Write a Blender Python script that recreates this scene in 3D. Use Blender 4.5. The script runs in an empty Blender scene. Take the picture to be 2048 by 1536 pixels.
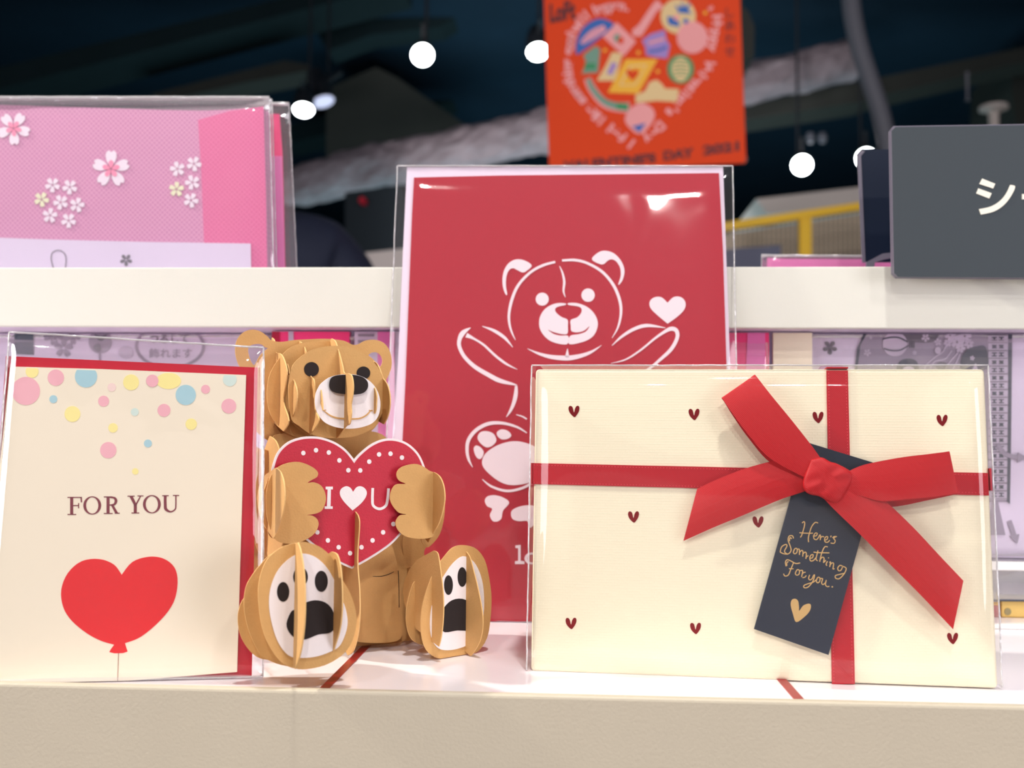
import bpy, bmesh, math, random
from mathutils import Vector, Matrix, noise
from mathutils.geometry import tessellate_polygon
random.seed(7)
sc = bpy.context.scene
col = sc.collection
R = math.radians

# ------------------------------------------------------------------ camera
CAM_Z = 1.0
FPX = 2050.0
PITCH, YAW, ROLL = R(3.0), R(3.3), 0.0085
base = Matrix(((1, 0, 0), (0, 0, -1), (0, 1, 0)))
CR = Matrix.Rotation(YAW, 3, 'Z') @ Matrix.Rotation(PITCH, 3, 'X') @ base @ Matrix.Rotation(ROLL, 3, 'Z')
CP = Vector((0, 0, CAM_Z))
cd = bpy.data.cameras.new('camera')
cam = bpy.data.objects.new('camera', cd)
col.objects.link(cam)
cam.matrix_world = Matrix.Translation(CP) @ CR.to_4x4()
cd.sensor_width = 36
cd.lens = 36 * FPX / 2048
cd.clip_start = 0.01
cd.clip_end = 60
cd.dof.use_dof = True
cd.dof.focus_distance = 0.385
cd.dof.aperture_fstop = 12
sc.camera = cam

# ------------------------------------------------------------------ world, light, exposure
w = bpy.data.worlds.new('world')
sc.world = w
w.use_nodes = True
w.node_tree.nodes['Background'].inputs[0].default_value = (0.35, 0.45, 0.6, 1)
w.node_tree.nodes['Background'].inputs[1].default_value = 0.05
sc.view_settings.view_transform = 'Standard'
sc.view_settings.look = 'None'
sc.view_settings.gamma = 1
sc.view_settings.use_curve_mapping = False
sc.view_settings.exposure = -0.13
sc.cycles.max_bounces = 10
sc.cycles.transparent_max_bounces = 32
sc.cycles.caustics_reflective = False
sc.cycles.caustics_refractive = False


def lamp(name, kind, loc, target, power, color=(1, 1, 1), size=0.1, spot=None, blend=0.5):
    l = bpy.data.lights.new(name, kind)
    l.energy = power
    l.color = color
    if kind == 'AREA':
        l.shape = 'DISK'
        l.size = size
    else:
        l.shadow_soft_size = size
    if spot:
        l.spot_size = spot
        l.spot_blend = blend
    o = bpy.data.objects.new(name, l)
    col.objects.link(o)
    o.location = loc
    d = Vector(target) - Vector(loc)
    o.rotation_euler = d.to_track_quat('-Z', 'Y').to_euler()
    return o


TGT = (0.0, 0.42, 0.97)
lamp('key_spot', 'SPOT', (-1.9, 0.25, 2.4), TGT, 250, (1.0, 0.93, 0.82), 0.04, R(60), 0.6)
lamp('front_spot', 'SPOT', (-0.5, -1.7, 2.7), TGT, 58, (1.0, 0.95, 0.92), 0.05, R(60), 0.6)
lamp('centre_spot', 'SPOT', (0.35, -2.2, 2.5), TGT, 62, (1.0, 0.95, 0.93), 0.05, R(60), 0.6)
lamp('right_spot', 'SPOT', (1.3, -1.3, 2.8), TGT, 45, (1.0, 0.95, 0.92), 0.05, R(60), 0.6)
lamp('top_spot', 'SPOT', (0.15, -0.15, 2.95), TGT, 115, (1.0, 0.96, 0.92), 0.05, R(60), 0.6)
lamp('front_wall_fill', 'AREA', (0.0, -2.4, 2.9), (0, -4.0, 0.7), 85, (1.0, 0.95, 0.97), 2.0)  # added unseen lamp, brightens the wall that the films reflect
lamp('rear_spot', 'SPOT', (-0.5, 1.7, 2.7), (0, 0.42, 0.95), 40, (1.0, 0.97, 0.95), 0.05, R(50), 0.6)
lamp('fill_light_left', 'AREA', (-3.2, -1.6, 1.35), (0.0, 0.5, 0.95), 60, (0.98, 0.93, 1.0), 1.6)  # added unseen fill, lifts the dark space under the riser
lamp('fill_light_right', 'AREA', (3.0, -2.0, 1.3), (0.0, 0.5, 0.95), 60, (0.98, 0.93, 1.0), 1.6)  # matching unseen fill added from the right
lamp('ceiling_fill', 'AREA', (0.0, 5.5, 0.9), (0, 5.6, 3.3), 46, (0.6, 0.92, 1.0), 4.0)  # added unseen up-facing lamp, tints and lifts the dark ceiling
lamp('duct_fill', 'SPOT', (-0.2, 2.6, 1.1), (0.1, 5.0, 2.45), 200, (1.0, 0.93, 0.93), 0.3, R(60), 0.8)  # added unseen lamp aimed up to brighten the foil duct
lamp('shop_light_banner', 'SPOT', (0.4, 0.2, 2.9), (0.7, 2.6, 1.9), 60, (1, 0.95, 0.9), 0.2, R(70), 0.7)


# ------------------------------------------------------------------ colour and material helpers
def C(r, g, b):
    def f(c):
        c /= 255
        return c / 12.92 if c <= 0.04045 else ((c + 0.055) / 1.055) ** 2.4
    return (f(r), f(g), f(b), 1)


def mat(name, rgb, rough=0.6, spec=0.5, metal=0.0, vary=0.0, vscale=40, bump=0.0, bscale=400, emit=None, estr=0, coat=0, sheen=0):
    m = bpy.data.materials.new(name)
    m.use_nodes = True
    nt = m.node_tree
    b = nt.nodes['Principled BSDF']
    c = C(*rgb)
    b.inputs['Base Color'].default_value = c
    b.inputs['Roughness'].default_value = rough
    b.inputs['Metallic'].default_value = metal
    b.inputs['Specular IOR Level'].default_value = spec
    b.inputs['Coat Weight'].default_value = coat
    b.inputs['Coat Roughness'].default_value = 0.08
    if sheen:
        b.inputs['Sheen Weight'].default_value = sheen
    if emit:
        b.inputs['Emission Color'].default_value = C(*emit)
        b.inputs['Emission Strength'].default_value = estr
    tc = nt.nodes.new('ShaderNodeTexCoord')
    if vary:
        n = nt.nodes.new('ShaderNodeTexNoise')
        n.inputs['Scale'].default_value = vscale
        n.inputs['Detail'].default_value = 6
        n.inputs['Roughness'].default_value = 0.7
        nt.links.new(tc.outputs['Object'], n.inputs['Vector'])
        mx = nt.nodes.new('ShaderNodeMix')
        mx.data_type = 'RGBA'
        mx.inputs[6].default_value = tuple(x * (1 - vary) for x in c[:3]) + (1,)
        mx.inputs[7].default_value = tuple(min(1, x * (1 + vary)) for x in c[:3]) + (1,)
        nt.links.new(n.outputs['Fac'], mx.inputs[0])
        nt.links.new(mx.outputs[2], b.inputs['Base Color'])
    if bump:
        n = nt.nodes.new('ShaderNodeTexNoise')
        n.inputs['Scale'].default_value = bscale
        n.inputs['Detail'].default_value = 4
        nt.links.new(tc.outputs['Object'], n.inputs['Vector'])
        bp = nt.nodes.new('ShaderNodeBump')
        bp.inputs['Strength'].default_value = bump
        bp.inputs['Distance'].default_value = 0.0004
        nt.links.new(n.outputs['Fac'], bp.inputs['Height'])
        nt.links.new(bp.outputs[0], b.inputs['Normal'])
    return m


def film_mat(name, tint=(1, 1, 1), base_r=0.03, edge=0.35, bump=0.35, bscale=22, haze=0.015, dist=0.002):
    m = bpy.data.materials.new(name)
    m.use_nodes = True
    nt = m.node_tree
    nt.nodes.remove(nt.nodes['Principled BSDF'])
    out = nt.nodes['Material Output']
    tr = nt.nodes.new('ShaderNodeBsdfTransparent')
    tr.inputs[0].default_value = tint + (1,)
    gl = nt.nodes.new('ShaderNodeBsdfGlossy')
    gl.inputs['Roughness'].default_value = 0.05
    df = nt.nodes.new('ShaderNodeBsdfDiffuse')
    df.inputs[0].default_value = (0.95, 0.93, 0.96, 1)
    lw = nt.nodes.new('ShaderNodeLayerWeight')
    lw.inputs[0].default_value = 0.35
    mr = nt.nodes.new('ShaderNodeMapRange')
    mr.inputs['To Min'].default_value = base_r
    mr.inputs['To Max'].default_value = edge
    nt.links.new(lw.outputs['Fresnel'], mr.inputs['Value'])
    tc = nt.nodes.new('ShaderNodeTexCoord')
    n = nt.nodes.new('ShaderNodeTexNoise')
    n.inputs['Scale'].default_value = bscale
    n.inputs['Detail'].default_value = 2
    n.inputs['Distortion'].default_value = 0.6
    nt.links.new(tc.outputs['Object'], n.inputs['Vector'])
    bp = nt.nodes.new('ShaderNodeBump')
    bp.inputs['Strength'].default_value = bump
    bp.inputs['Distance'].default_value = dist
    nt.links.new(n.outputs['Fac'], bp.inputs['Height'])
    nt.links.new(bp.outputs[0], gl.inputs['Normal'])
    nt.links.new(bp.outputs[0], lw.inputs['Normal'])
    m1 = nt.nodes.new('ShaderNodeMixShader')
    m1.inputs[0].default_value = haze
    nt.links.new(tr.outputs[0], m1.inputs[1])
    nt.links.new(df.outputs[0], m1.inputs[2])
    m2 = nt.nodes.new('ShaderNodeMixShader')
    nt.links.new(mr.outputs[0], m2.inputs[0])
    nt.links.new(m1.outputs[0], m2.inputs[1])
    nt.links.new(gl.outputs[0], m2.inputs[2])
    nt.links.new(m2.outputs[0], out.inputs[0])
    return m


def pattern_mat(name, rgb, rgb2, scale, kind='dots', rough=0.5, bump=0.0):
    """flat colour with a fine repeated print (dots) or an embossed check (check / twill)"""
    m = mat(name, rgb, rough)
    nt = m.node_tree
    b = nt.nodes['Principled BSDF']
    tc = nt.nodes.new('ShaderNodeTexCoord')
    if kind == 'dots':
        v = nt.nodes.new('ShaderNodeTexVoronoi')
        v.inputs['Scale'].default_value = scale
        v.inputs['Randomness'].default_value = 0.0
        mp = nt.nodes.new('ShaderNodeMapping')
        mp.inputs['Rotation'].default_value = (0, R(45), 0)
        nt.links.new(tc.outputs['Object'], mp.inputs[0])
        nt.links.new(mp.outputs[0], v.inputs['Vector'])
        lt = nt.nodes.new('ShaderNodeMath')
        lt.operation = 'LESS_THAN'
        lt.inputs[1].default_value = 0.32
        nt.links.new(v.outputs['Distance'], lt.inputs[0])
        mx = nt.nodes.new('ShaderNodeMix')
        mx.data_type = 'RGBA'
        mx.inputs[6].default_value = C(*rgb)
        mx.inputs[7].default_value = C(*rgb2)
        nt.links.new(lt.outputs[0], mx.inputs[0])
        nt.links.new(mx.outputs[2], b.inputs['Base Color'])
    elif kind == 'check':
        ch = nt.nodes.new('ShaderNodeTexBrick')
        ch.inputs['Scale'].default_value = scale
        ch.inputs['Mortar Size'].default_value = 0.06
        ch.inputs['Mortar Smooth'].default_value = 1.0
        ch.inputs['Brick Width'].default_value = 1.0
        ch.inputs['Row Height'].default_value = 0.55
        ch.offset = 0.5
        sx = nt.nodes.new('ShaderNodeSeparateXYZ')
        cx = nt.nodes.new('ShaderNodeCombineXYZ')
        nt.links.new(tc.outputs['Object'], sx.inputs[0])
        nt.links.new(sx.outputs['X'], cx.inputs['X'])
        nt.links.new(sx.outputs['Z'], cx.inputs['Y'])
        nt.links.new(cx.outputs[0], ch.inputs['Vector'])
        mx = nt.nodes.new('ShaderNodeMix')
        mx.data_type = 'RGBA'
        mx.inputs[6].default_value = C(*rgb)
        mx.inputs[7].default_value = C(*rgb2)
        nt.links.new(ch.outputs['Fac'], mx.inputs[0])
        nt.links.new(mx.outputs[2], b.inputs['Base Color'])
        bp = nt.nodes.new('ShaderNodeBump')
        bp.inputs['Strength'].default_value = bump
        bp.inputs['Distance'].default_value = 0.0003
        nt.links.new(ch.outputs['Fac'], bp.inputs['Height'])
        nt.links.new(bp.outputs[0], b.inputs['Normal'])
    elif kind == 'twill':
        wv = nt.nodes.new('ShaderNodeTexWave')
        wv.inputs['Scale'].default_value = scale
        wv.inputs['Distortion'].default_value = 0.3
        wv.bands_direction = 'DIAGONAL'
        nt.links.new(tc.outputs['Object'], wv.inputs['Vector'])
        mx = nt.nodes.new('ShaderNodeMix')
        mx.data_type = 'RGBA'
        mx.inputs[6].default_value = C(*rgb)
        mx.inputs[7].default_value = C(*rgb2)
        nt.links.new(wv.outputs['Fac'], mx.inputs[0])
        nt.links.new(mx.outputs[2], b.inputs['Base Color'])
        bp = nt.nodes.new('ShaderNodeBump')
        bp.inputs['Strength'].default_value = bump
        bp.inputs['Distance'].default_value = 0.0002
        nt.links.new(wv.outputs['Fac'], bp.inputs['Height'])
        nt.links.new(bp.outputs[0], b.inputs['Normal'])
    return m


M = {}
M['shelf'] = mat('shelf_white', (243, 240, 238), 0.28, 0.5, bump=0.08, bscale=600)
M['shelf_top'] = mat('shelf_top_gloss', (246, 241, 246), 0.16, 0.5)
M['lip'] = mat('lip_shaded', (192, 183, 163), 0.5, 0.4, vary=0.05, vscale=25, bump=0.35, bscale=900)  # white front edge, with its shaded beige put into the base colour
M['fascia'] = mat('fascia_white', (216, 216, 206), 0.4, 0.4, vary=0.02, vscale=12, bump=0.1, bscale=700)
M['under'] = mat('underside_lit_lilac', (214, 198, 222), 0.5)  # lilac light beneath the riser put into the base colour
M['kraft'] = mat('kraft_paper', (208, 163, 104), 0.75, 0.25, vary=0.10, vscale=120, bump=0.25, bscale=1500)
M['kraft_edge'] = mat('kraft_cut_edge', (232, 190, 128), 0.8, 0.2)
M['white_paper'] = mat('white_paper', (240, 234, 236), 0.6, 0.3, bump=0.1, bscale=1500)
M['black_print'] = mat('black_print', (44, 38, 38), 0.75, 0.2, vary=0.15, vscale=400)
M['heart_red'] = mat('heart_red_print', (190, 22, 52), 0.55, 0.5, vary=0.16, vscale=1400, bump=0.3, bscale=1600)
M['card_red'] = mat('card_red', (168, 26, 46), 0.55, 0.3, vary=0.05, vscale=300, bump=0.15, bscale=1500)
M['cut_white'] = mat('cut_white', (232, 214, 222), 0.7)
M['env_white'] = mat('envelope_white', (226, 210, 228), 0.6, vary=0.02)
M['env_red'] = mat('envelope_red', (190, 14, 44), 0.5, 0.3, vary=0.05, vscale=200)
M['cream_card'] = mat('cream_card', (240, 229, 206), 0.55, 0.3, vary=0.015, vscale=30)
M['dot_pink'] = mat('dot_pink', (238, 176, 186), 0.6, vary=0.04, vscale=300)
M['dot_yellow'] = mat('dot_yellow', (246, 232, 150), 0.6, vary=0.04, vscale=300)
M['dot_blue'] = mat('dot_blue', (166, 205, 214), 0.6, vary=0.04, vscale=300)
M['dot_paleblue'] = mat('dot_paleblue', (208, 226, 216), 0.6)
M['dot_palepink'] = mat('dot_palepink', (242, 214, 206), 0.6)
M['letter_maroon'] = mat('letter_maroon', (120, 36, 52), 0.6)
M['balloon'] = mat('balloon_red', (226, 30, 38), 0.5, 0.3, vary=0.05, vscale=200)
M['string_brown'] = mat('string_brown', (170, 130, 110), 0.7)
M['box_cream'] = pattern_mat('box_cream_emboss', (252, 242, 212), (251, 240, 209), 560, 'check', 0.38, 0.32)
M['box_edge'] = mat('box_edge', (250, 244, 226), 0.3)
M['foil_red'] = mat('foil_dark_red', (150, 26, 34), 0.25, 0.6, metal=0.5)
M['ribbon'] = pattern_mat('ribbon_satin', (204, 0, 18), (188, 0, 14), 900, 'twill', 0.5, 0.25)
M['ribbon_band'] = pattern_mat('ribbon_band_satin', (194, 2, 30), (176, 2, 24), 900, 'twill', 0.5, 0.25)
M['stitch'] = mat('ribbon_stitch', (224, 70, 84), 0.6)
M['tag'] = mat('tag_navy', (40, 48, 62), 0.3, 0.5)
M['gold'] = mat('gold_foil', (232, 192, 128), 0.35, 0.6, metal=0.45, bump=0.2, bscale=900)
M['film'] = film_mat('clear_film')
M['film_box'] = film_mat('clear_shrink_film', base_r=0.028, edge=0.3, bump=0.4, bscale=16, haze=0.006)
M['film_pink'] = film_mat('clear_pack_film', base_r=0.06, edge=0.5, bump=0.5, bscale=12, haze=0.08, dist=0.003)
M['seam'] = film_mat('film_seam', base_r=0.25, edge=0.6, bump=0.8, bscale=160, haze=0.5)  # white haze imitates light caught along the film edges
M['sakura_bg'] = pattern_mat('sakura_fabric_print', (216, 148, 186), (198, 124, 170), 520, 'dots', 0.5)
M['sakura_band'] = pattern_mat('sakura_band_print', (226, 104, 158), (214, 88, 146), 520, 'dots', 0.5)
M['petal'] = mat('petal_white', (240, 226, 240), 0.6)
M['petal_heart'] = mat('petal_centre', (246, 140, 176), 0.6)
M['petal_green'] = mat('petal_green', (232, 232, 196), 0.6)
M['hot_pink'] = mat('hot_pink', (248, 62, 132), 0.4)
M['pack_pink'] = mat('pack_pink', (240, 120, 190), 0.4, vary=0.08, vscale=20)
M['paper_lilac'] = mat('paper_lilac', (222, 208, 232), 0.5)
M['grey_print'] = mat('grey_print', (104, 98, 110), 0.6)
M['dark_print'] = mat('dark_print', (64, 68, 82), 0.6)
M['mid_print'] = mat('mid_print', (150, 138, 158), 0.6)
M['light_print'] = mat('light_print', (196, 182, 204), 0.6)
M['navy_print'] = mat('navy_pattern', (62, 74, 92), 0.5, vary=0.4, vscale=300)
M['sign'] = mat('sign_grey', (58, 66, 72), 0.55, 0.3, bump=0.1, bscale=900)
M['sign_back'] = mat('sign_navy', (10, 24, 46), 0.5, 0.25)
M['sign_edge'] = mat('sign_edge', (110, 106, 120), 0.4)
M['sign_text'] = mat('sign_text', (238, 236, 220), 0.6)
M['banner'] = mat('banner_orange', (222, 66, 18), 0.6, 0.2, vary=0.04, vscale=3)
M['b_pink'] = mat('banner_pink', (238, 158, 158), 0.6)
M['b_blue'] = mat('banner_blue', (36, 96, 176), 0.6)
M['b_violet'] = mat('banner_violet', (158, 128, 196), 0.6)
M['b_cream'] = mat('banner_cream', (226, 196, 140), 0.6)
M['b_yellow'] = mat('banner_yellow', (240, 178, 40), 0.6)
M['b_green'] = mat('banner_green', (46, 140, 88), 0.6)
M['b_teal'] = mat('banner_teal', (110, 150, 130), 0.6)
M['b_ink'] = mat('banner_ink', (84, 14, 24), 0.6)
M['b_ink2'] = mat('banner_ink_brown', (128, 24, 16), 0.6)
M['dark'] = mat('ceiling_navy', (22, 48, 66), 0.8, 0.2, vary=0.3, vscale=2)
M['dark2'] = mat('ceiling_teal', (24, 42, 46), 0.8, 0.2, vary=0.3, vscale=3)
M['olive'] = mat('duct_olive', (58, 60, 56), 0.7, 0.3, vary=0.15, vscale=3)
M['pipe'] = mat('pipe_grey', (110, 112, 122), 0.5, 0.4)
M['foilduct'] = mat('duct_foil', (150, 138, 144), 0.6, 0.3, vary=0.7, vscale=9, bump=1.0, bscale=30)
M['yellow'] = mat('rail_yellow', (255, 204, 8), 0.4)
M['mesh_wire'] = mat('wire_grey', (120, 112, 96), 0.5)
M['beige'] = mat('board_beige', (214, 196, 172), 0.7, vary=0.08, vscale=8)
M['canopy'] = mat('canopy_offwhite', (206, 196, 190), 0.6)
M['slate'] = mat('box_slate', (92, 96, 118), 0.6)
M['coat'] = mat('jacket_navy', (40, 46, 66), 0.7, 0.3, vary=0.25, vscale=8, bump=0.5, bscale=60)
M['skin'] = mat('skin', (214, 166, 136), 0.55)
M['hair'] = mat('hair_black', (26, 22, 24), 0.5, vary=0.2, vscale=80)
M['trouser'] = mat('trouser_dark', (36, 38, 48), 0.8)
M['housing'] = mat('lamp_housing', (34, 38, 44), 0.5)
M['lens_dim'] = mat('lamp_lens_dim', (220, 220, 240), 0.3, emit=(206, 206, 240), estr=0.9)
M['lens'] = mat('lamp_lens', (255, 255, 255), 0.3, emit=(244, 252, 255), estr=30)
M['floor'] = mat('floor_pale', (176, 166, 158), 0.35, vary=0.06, vscale=4)
M['wall'] = mat('wall_pale', (206, 196, 190), 0.8, vary=0.03, vscale=2)
M['wall_dark'] = mat('wall_dark', (22, 34, 42), 0.8, vary=0.2, vscale=1)
M['red_stripe'] = mat('red_stripe', (150, 18, 30), 0.35)
M['acrylic'] = film_mat('acrylic_clear', base_r=0.15, edge=0.9, bump=0.2, bscale=30, haze=0.22)
M['gold_box'] = mat('gold_box', (246, 208, 120), 0.35, 0.5, vary=0.08, vscale=30)
M['gold_dot'] = mat('gold_dot', (160, 146, 104), 0.5)
M['crimson'] = mat('crimson_pack', (176, 20, 60), 0.4)
M['royal'] = mat('blue_pack', (90, 110, 170), 0.4)


# ------------------------------------------------------------------ geometry helpers
def ray(px, py):
    return CR @ Vector(((px - 1024) / FPX, -(py - 768) / FPX, -1.0))


def at_y(px, py, Y):
    r = ray(px, py)
    return CP + r * (Y / r.y)


def at_z(px, py, Z):
    r = ray(px, py)
    return CP + r * ((Z - CP.z) / r.z)


class Frame:
    """origin, x along the width, y into the depth (away from the viewer), z up the face"""
    def __init__(s, o, ang=0.0, lean=0.0, tilt=0.0):
        s.m = Matrix.Translation(o) @ Matrix.Rotation(ang, 4, 'Z') @ Matrix.Rotation(-lean, 4, 'X') @ Matrix.Rotation(tilt, 4, 'Y')
        s.i = s.m.inverted()

    def px(s, p, y=0.0):
        a = s.i @ CP
        r = s.i.to_3x3() @ ray(*p)
        t = (y - a.y) / r.y
        q = a + r * t
        return (q.x, q.z)

    def pxs(s, p, x):
        a = s.i @ CP
        r = s.i.to_3x3() @ ray(*p)
        t = (x - a.x) / r.x
        q = a + r * t
        return (q.y, q.z)


def Z(x0, y0, sc_):
    return lambda pts: [(x0 + a / sc_, y0 + b / sc_) for a, b in pts]


Zh = Z(440, 640, 4.267)
Zb = Z(460, 860, 2.845)
Zr = Z(760, 300, 2.768)
Zr2 = Z(760, 740, 2.844)
Zw = Z(1340, 730, 2.792)
Zn = Z(1060, 0, 4.267)
Zc = Z(0, 640, 2.021)
Zf = Z(0, 160, 2.953)
Zt = Z(1480, 980, 4.39)
Zs = Z(1440, 180, 3.072)
Zi = Z(1700, 650, 5.885)
Zl = Z(0, 0, 1.862)
Zu = Z(1480, 0, 3.606)
Zp = Z(0, 640, 4.096)
Zg = Z(1930, 1080, 6.983)
Zk = Z(1940, 640, 1.97)


def smooth(pts, closed=True, n=5):
    out = []
    L = len(pts)
    rng = range(L) if closed else range(L - 1)
    for i in rng:
        if closed:
            p0, p1, p2, p3 = pts[i - 1], pts[i], pts[(i + 1) % L], pts[(i + 2) % L]
        else:
            p0, p1, p2, p3 = pts[max(i - 1, 0)], pts[i], pts[i + 1], pts[min(i + 2, L - 1)]
        for k in range(n):
            t = k / n
            out.append(tuple(0.5 * (2 * p1[j] + (p2[j] - p0[j]) * t + (2 * p0[j] - 5 * p1[j] + 4 * p2[j] - p3[j]) * t * t + (3 * p1[j] - p0[j] - 3 * p2[j] + p3[j]) * t ** 3) for j in range(len(p1))))
    if not closed:
        out.append(tuple(pts[-1]))
    return out


def ell(cx, cy, rx, ry=None, n=28, rot=0):
    ry = ry or rx
    c, s_ = math.cos(rot), math.sin(rot)
    return [(cx + rx * math.cos(t) * c - ry * math.sin(t) * s_, cy + rx * math.cos(t) * s_ + ry * math.sin(t) * c) for t in [2 * math.pi * k / n for k in range(n)]]


def stroke(pts, widths, n=6, cap=True):
    """polygon along a smooth line; widths one number or a list over the points"""
    if not isinstance(widths, (list, tuple)):
        widths = [widths] * len(pts)
    p3 = [(p[0], p[1], wd) for p, wd in zip(pts, widths)]
    s_ = smooth(p3, False, n)
    Lf, Rt = [], []
    for i, p in enumerate(s_):
        a = s_[max(i - 1, 0)]
        b = s_[min(i + 1, len(s_) - 1)]
        dx, dy = b[0] - a[0], b[1] - a[1]
        l = math.hypot(dx, dy) or 1
        nx, ny = -dy / l, dx / l
        h = max(p[2], 0.02) / 2
        Lf.append((p[0] + nx * h, p[1] + ny * h))
        Rt.append((p[0] - nx * h, p[1] - ny * h))
    return Lf + Rt[::-1]


def flower(cx, cy, r, rot=0.0, petals=5, notch=True):
    """list of petal outlines"""
    out = []
    for k in range(petals):
        a = rot + 2 * math.pi * k / petals
        pts = [(0.12, 0), (0.45, 0.24), (0.8, 0.28), (0.98, 0.13), (0.88 if notch else 1.04, 0), (0.98, -0.13), (0.8, -0.28), (0.45, -0.24)]
        out.append(smooth([(cx + r * (u * math.cos(a) - v * math.sin(a)), cy + r * (u * math.sin(a) + v * math.cos(a))) for u, v in pts], True, 3))
    return out


def heart_pts(cx, cy, w_, h_):
    base_ = [(0, -0.26), (-0.14, -0.44), (-0.32, -0.5), (-0.47, -0.38), (-0.5, -0.16), (-0.4, 0.06), (-0.2, 0.3), (0, 0.5), (0.2, 0.3), (0.4, 0.06), (0.5, -0.16), (0.47, -0.38), (0.32, -0.5), (0.14, -0.44)]
    out = []
    n = len(base_)
    s_ = smooth(base_[0:8], False, 4)[:-1] + smooth(base_[7:] + [base_[0]], False, 4)[:-1]
    return [(cx + x * w_, cy + y * h_) for x, y in s_]


class MB:
    def __init__(s):
        s.v, s.f, s.mi, s.mats = [], [], [], []
        s.smooth = False

    def m(s, k):
        if k not in s.mats:
            s.mats.append(k)
        return s.mats.index(k)

    def face(s, idx, k):
        s.f.append(idx)
        s.mi.append(s.m(k))

    def plate(s, fr, poly, y0, y1, k, holes=(), edge=None, side=None):
        """poly in (x,z) of the frame, from depth y0 (front) to y1; side=x constant -> poly in (y,z), y0..y1 are x"""
        edge = edge or k
        loops = [list(poly)] + [list(h) for h in holes]
        flat = [p for l in loops for p in l]
        tris = tessellate_polygon([[Vector((p[0], p[1], 0)) for p in l] for l in loops])
        b = len(s.v)
        N = len(flat)
        for y in (y0, y1):
            for p in flat:
                s.v.append(fr.m @ (Vector((y, p[0], p[1])) if side else Vector((p[0], y, p[1]))))
        for t in tris:
            s.face((b + t[0], b + t[1], b + t[2]), k)
            s.face((b + N + t[2], b + N + t[1], b + N + t[0]), k)
        o = 0
        for l in loops:
            n = len(l)
            for i in range(n):
                j = (i + 1) % n
                s.face((b + o + i, b + o + j, b + N + o + j, b + N + o + i), edge)
            o += n
        return s

    def pxplate(s, fr, pts, y0, y1, k, holes=(), edge=None):
        return s.plate(fr, [fr.px(p, y0) for p in pts], y0, y1, k, [[fr.px(p, y0) for p in h] for h in holes], edge)

    def decal(s, fr, pts, y, k, lift=0.00018, holes=()):
        return s.plate(fr, [fr.px(p, y) for p in pts], y - lift, y, k, [[fr.px(p, y) for p in h] for h in holes])

    def box(s, fr, x0, x1, y0, y1, z0, z1, k):
        b = len(s.v)
        for x in (x0, x1):
            for y in (y0, y1):
                for z in (z0, z1):
                    s.v.append(fr.m @ Vector((x, y, z)))
        for q in ((0, 1, 3, 2), (4, 6, 7, 5), (0, 4, 5, 1), (2, 3, 7, 6), (0, 2, 6, 4), (1, 5, 7, 3)):
            s.face(tuple(b + i for i in q), k)
        return s

    def rbox(s, fr, x0, x1, y0, y1, z0, z1, bev, k, seg=3):
        bm = bmesh.new()
        bmesh.ops.create_cube(bm, size=1)
        for v in bm.verts:
            v.co = Vector(((x0 + x1) / 2 + v.co.x * (x1 - x0), (y0 + y1) / 2 + v.co.y * (y1 - y0), (z0 + z1) / 2 + v.co.z * (z1 - z0)))
        bmesh.ops.bevel(bm, geom=bm.edges[:], offset=bev, segments=seg, affect='EDGES', profile=0.5)
        b = len(s.v)
        bm.verts.index_update()
        for v in bm.verts:
            s.v.append(fr.m @ v.co)
        for f in bm.faces:
            s.face(tuple(b + v.index for v in f.verts), k)
        bm.free()
        return s

    def tube(s, pts, rad, k, n=12, caps=True):
        """pts world points; rad number or list"""
        pts = [Vector(p) for p in pts]
        if not isinstance(rad, (list, tuple)):
            rad = [rad] * len(pts)
        b = len(s.v)
        up = None
        for i, p in enumerate(pts):
            d = (pts[min(i + 1, len(pts) - 1)] - pts[max(i - 1, 0)]).normalized()
            if up is None:
                up = Vector((0, 0, 1)) if abs(d.z) < 0.9 else Vector((1, 0, 0))
            a = d.cross(up).normalized()
            up = a.cross(d).normalized()
            for j in range(n):
                t = 2 * math.pi * j / n
                s.v.append(p + (a * math.cos(t) + up * math.sin(t)) * rad[i])
        for i in range(len(pts) - 1):
            for j in range(n):
                jn = (j + 1) % n
                s.face((b + i * n + j, b + i * n + jn, b + (i + 1) * n + jn, b + (i + 1) * n + j), k)
        if caps:
            s.face(tuple(b + j for j in range(n))[::-1], k)
            s.face(tuple(b + (len(pts) - 1) * n + j for j in range(n)), k)
        return s

    def strip(s, La, Lb, k, th=0.0):
        """ribbon surface between two lists of world points, given a thickness"""
        n = len(La)
        b = len(s.v)
        nor = []
        for i in range(n):
            d = La[min(i + 1, n - 1)] - La[max(i - 1, 0)]
            e = Lb[i] - La[i]
            q = d.cross(e)
            nor.append(q.normalized() if q.length > 1e-12 else (nor[-1] if nor else Vector((0, -1, 0))))
        for sgn in (0.5, -0.5):
            for i in range(n):
                s.v.append(La[i] + nor[i] * th * sgn)
                s.v.append(Lb[i] + nor[i] * th * sgn)
        o = 2 * n
        for i in range(n - 1):
            a, c = b + 2 * i, b + 2 * i + 2
            s.face((a, a + 1, c + 1, c), k)
            s.face((a + o, c + o, c + 1 + o, a + 1 + o), k)
            s.face((a, c, c + o, a + o), k)
            s.face((a + 1, a + 1 + o, c + 1 + o, c + 1), k)
        for a in (b, b + 2 * (n - 1)):
            s.face((a, a + 1, a + 1 + o, a + o), k)
        return s

    def grid(s, fn, nu, nv, k):
        b = len(s.v)
        for i in range(nu + 1):
            for j in range(nv + 1):
                s.v.append(fn(i / nu, j / nv))
        for i in range(nu):
            for j in range(nv):
                a = b + i * (nv + 1) + j
                s.face((a, a + nv + 1, a + nv + 2, a + 1), k)
        return s

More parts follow.
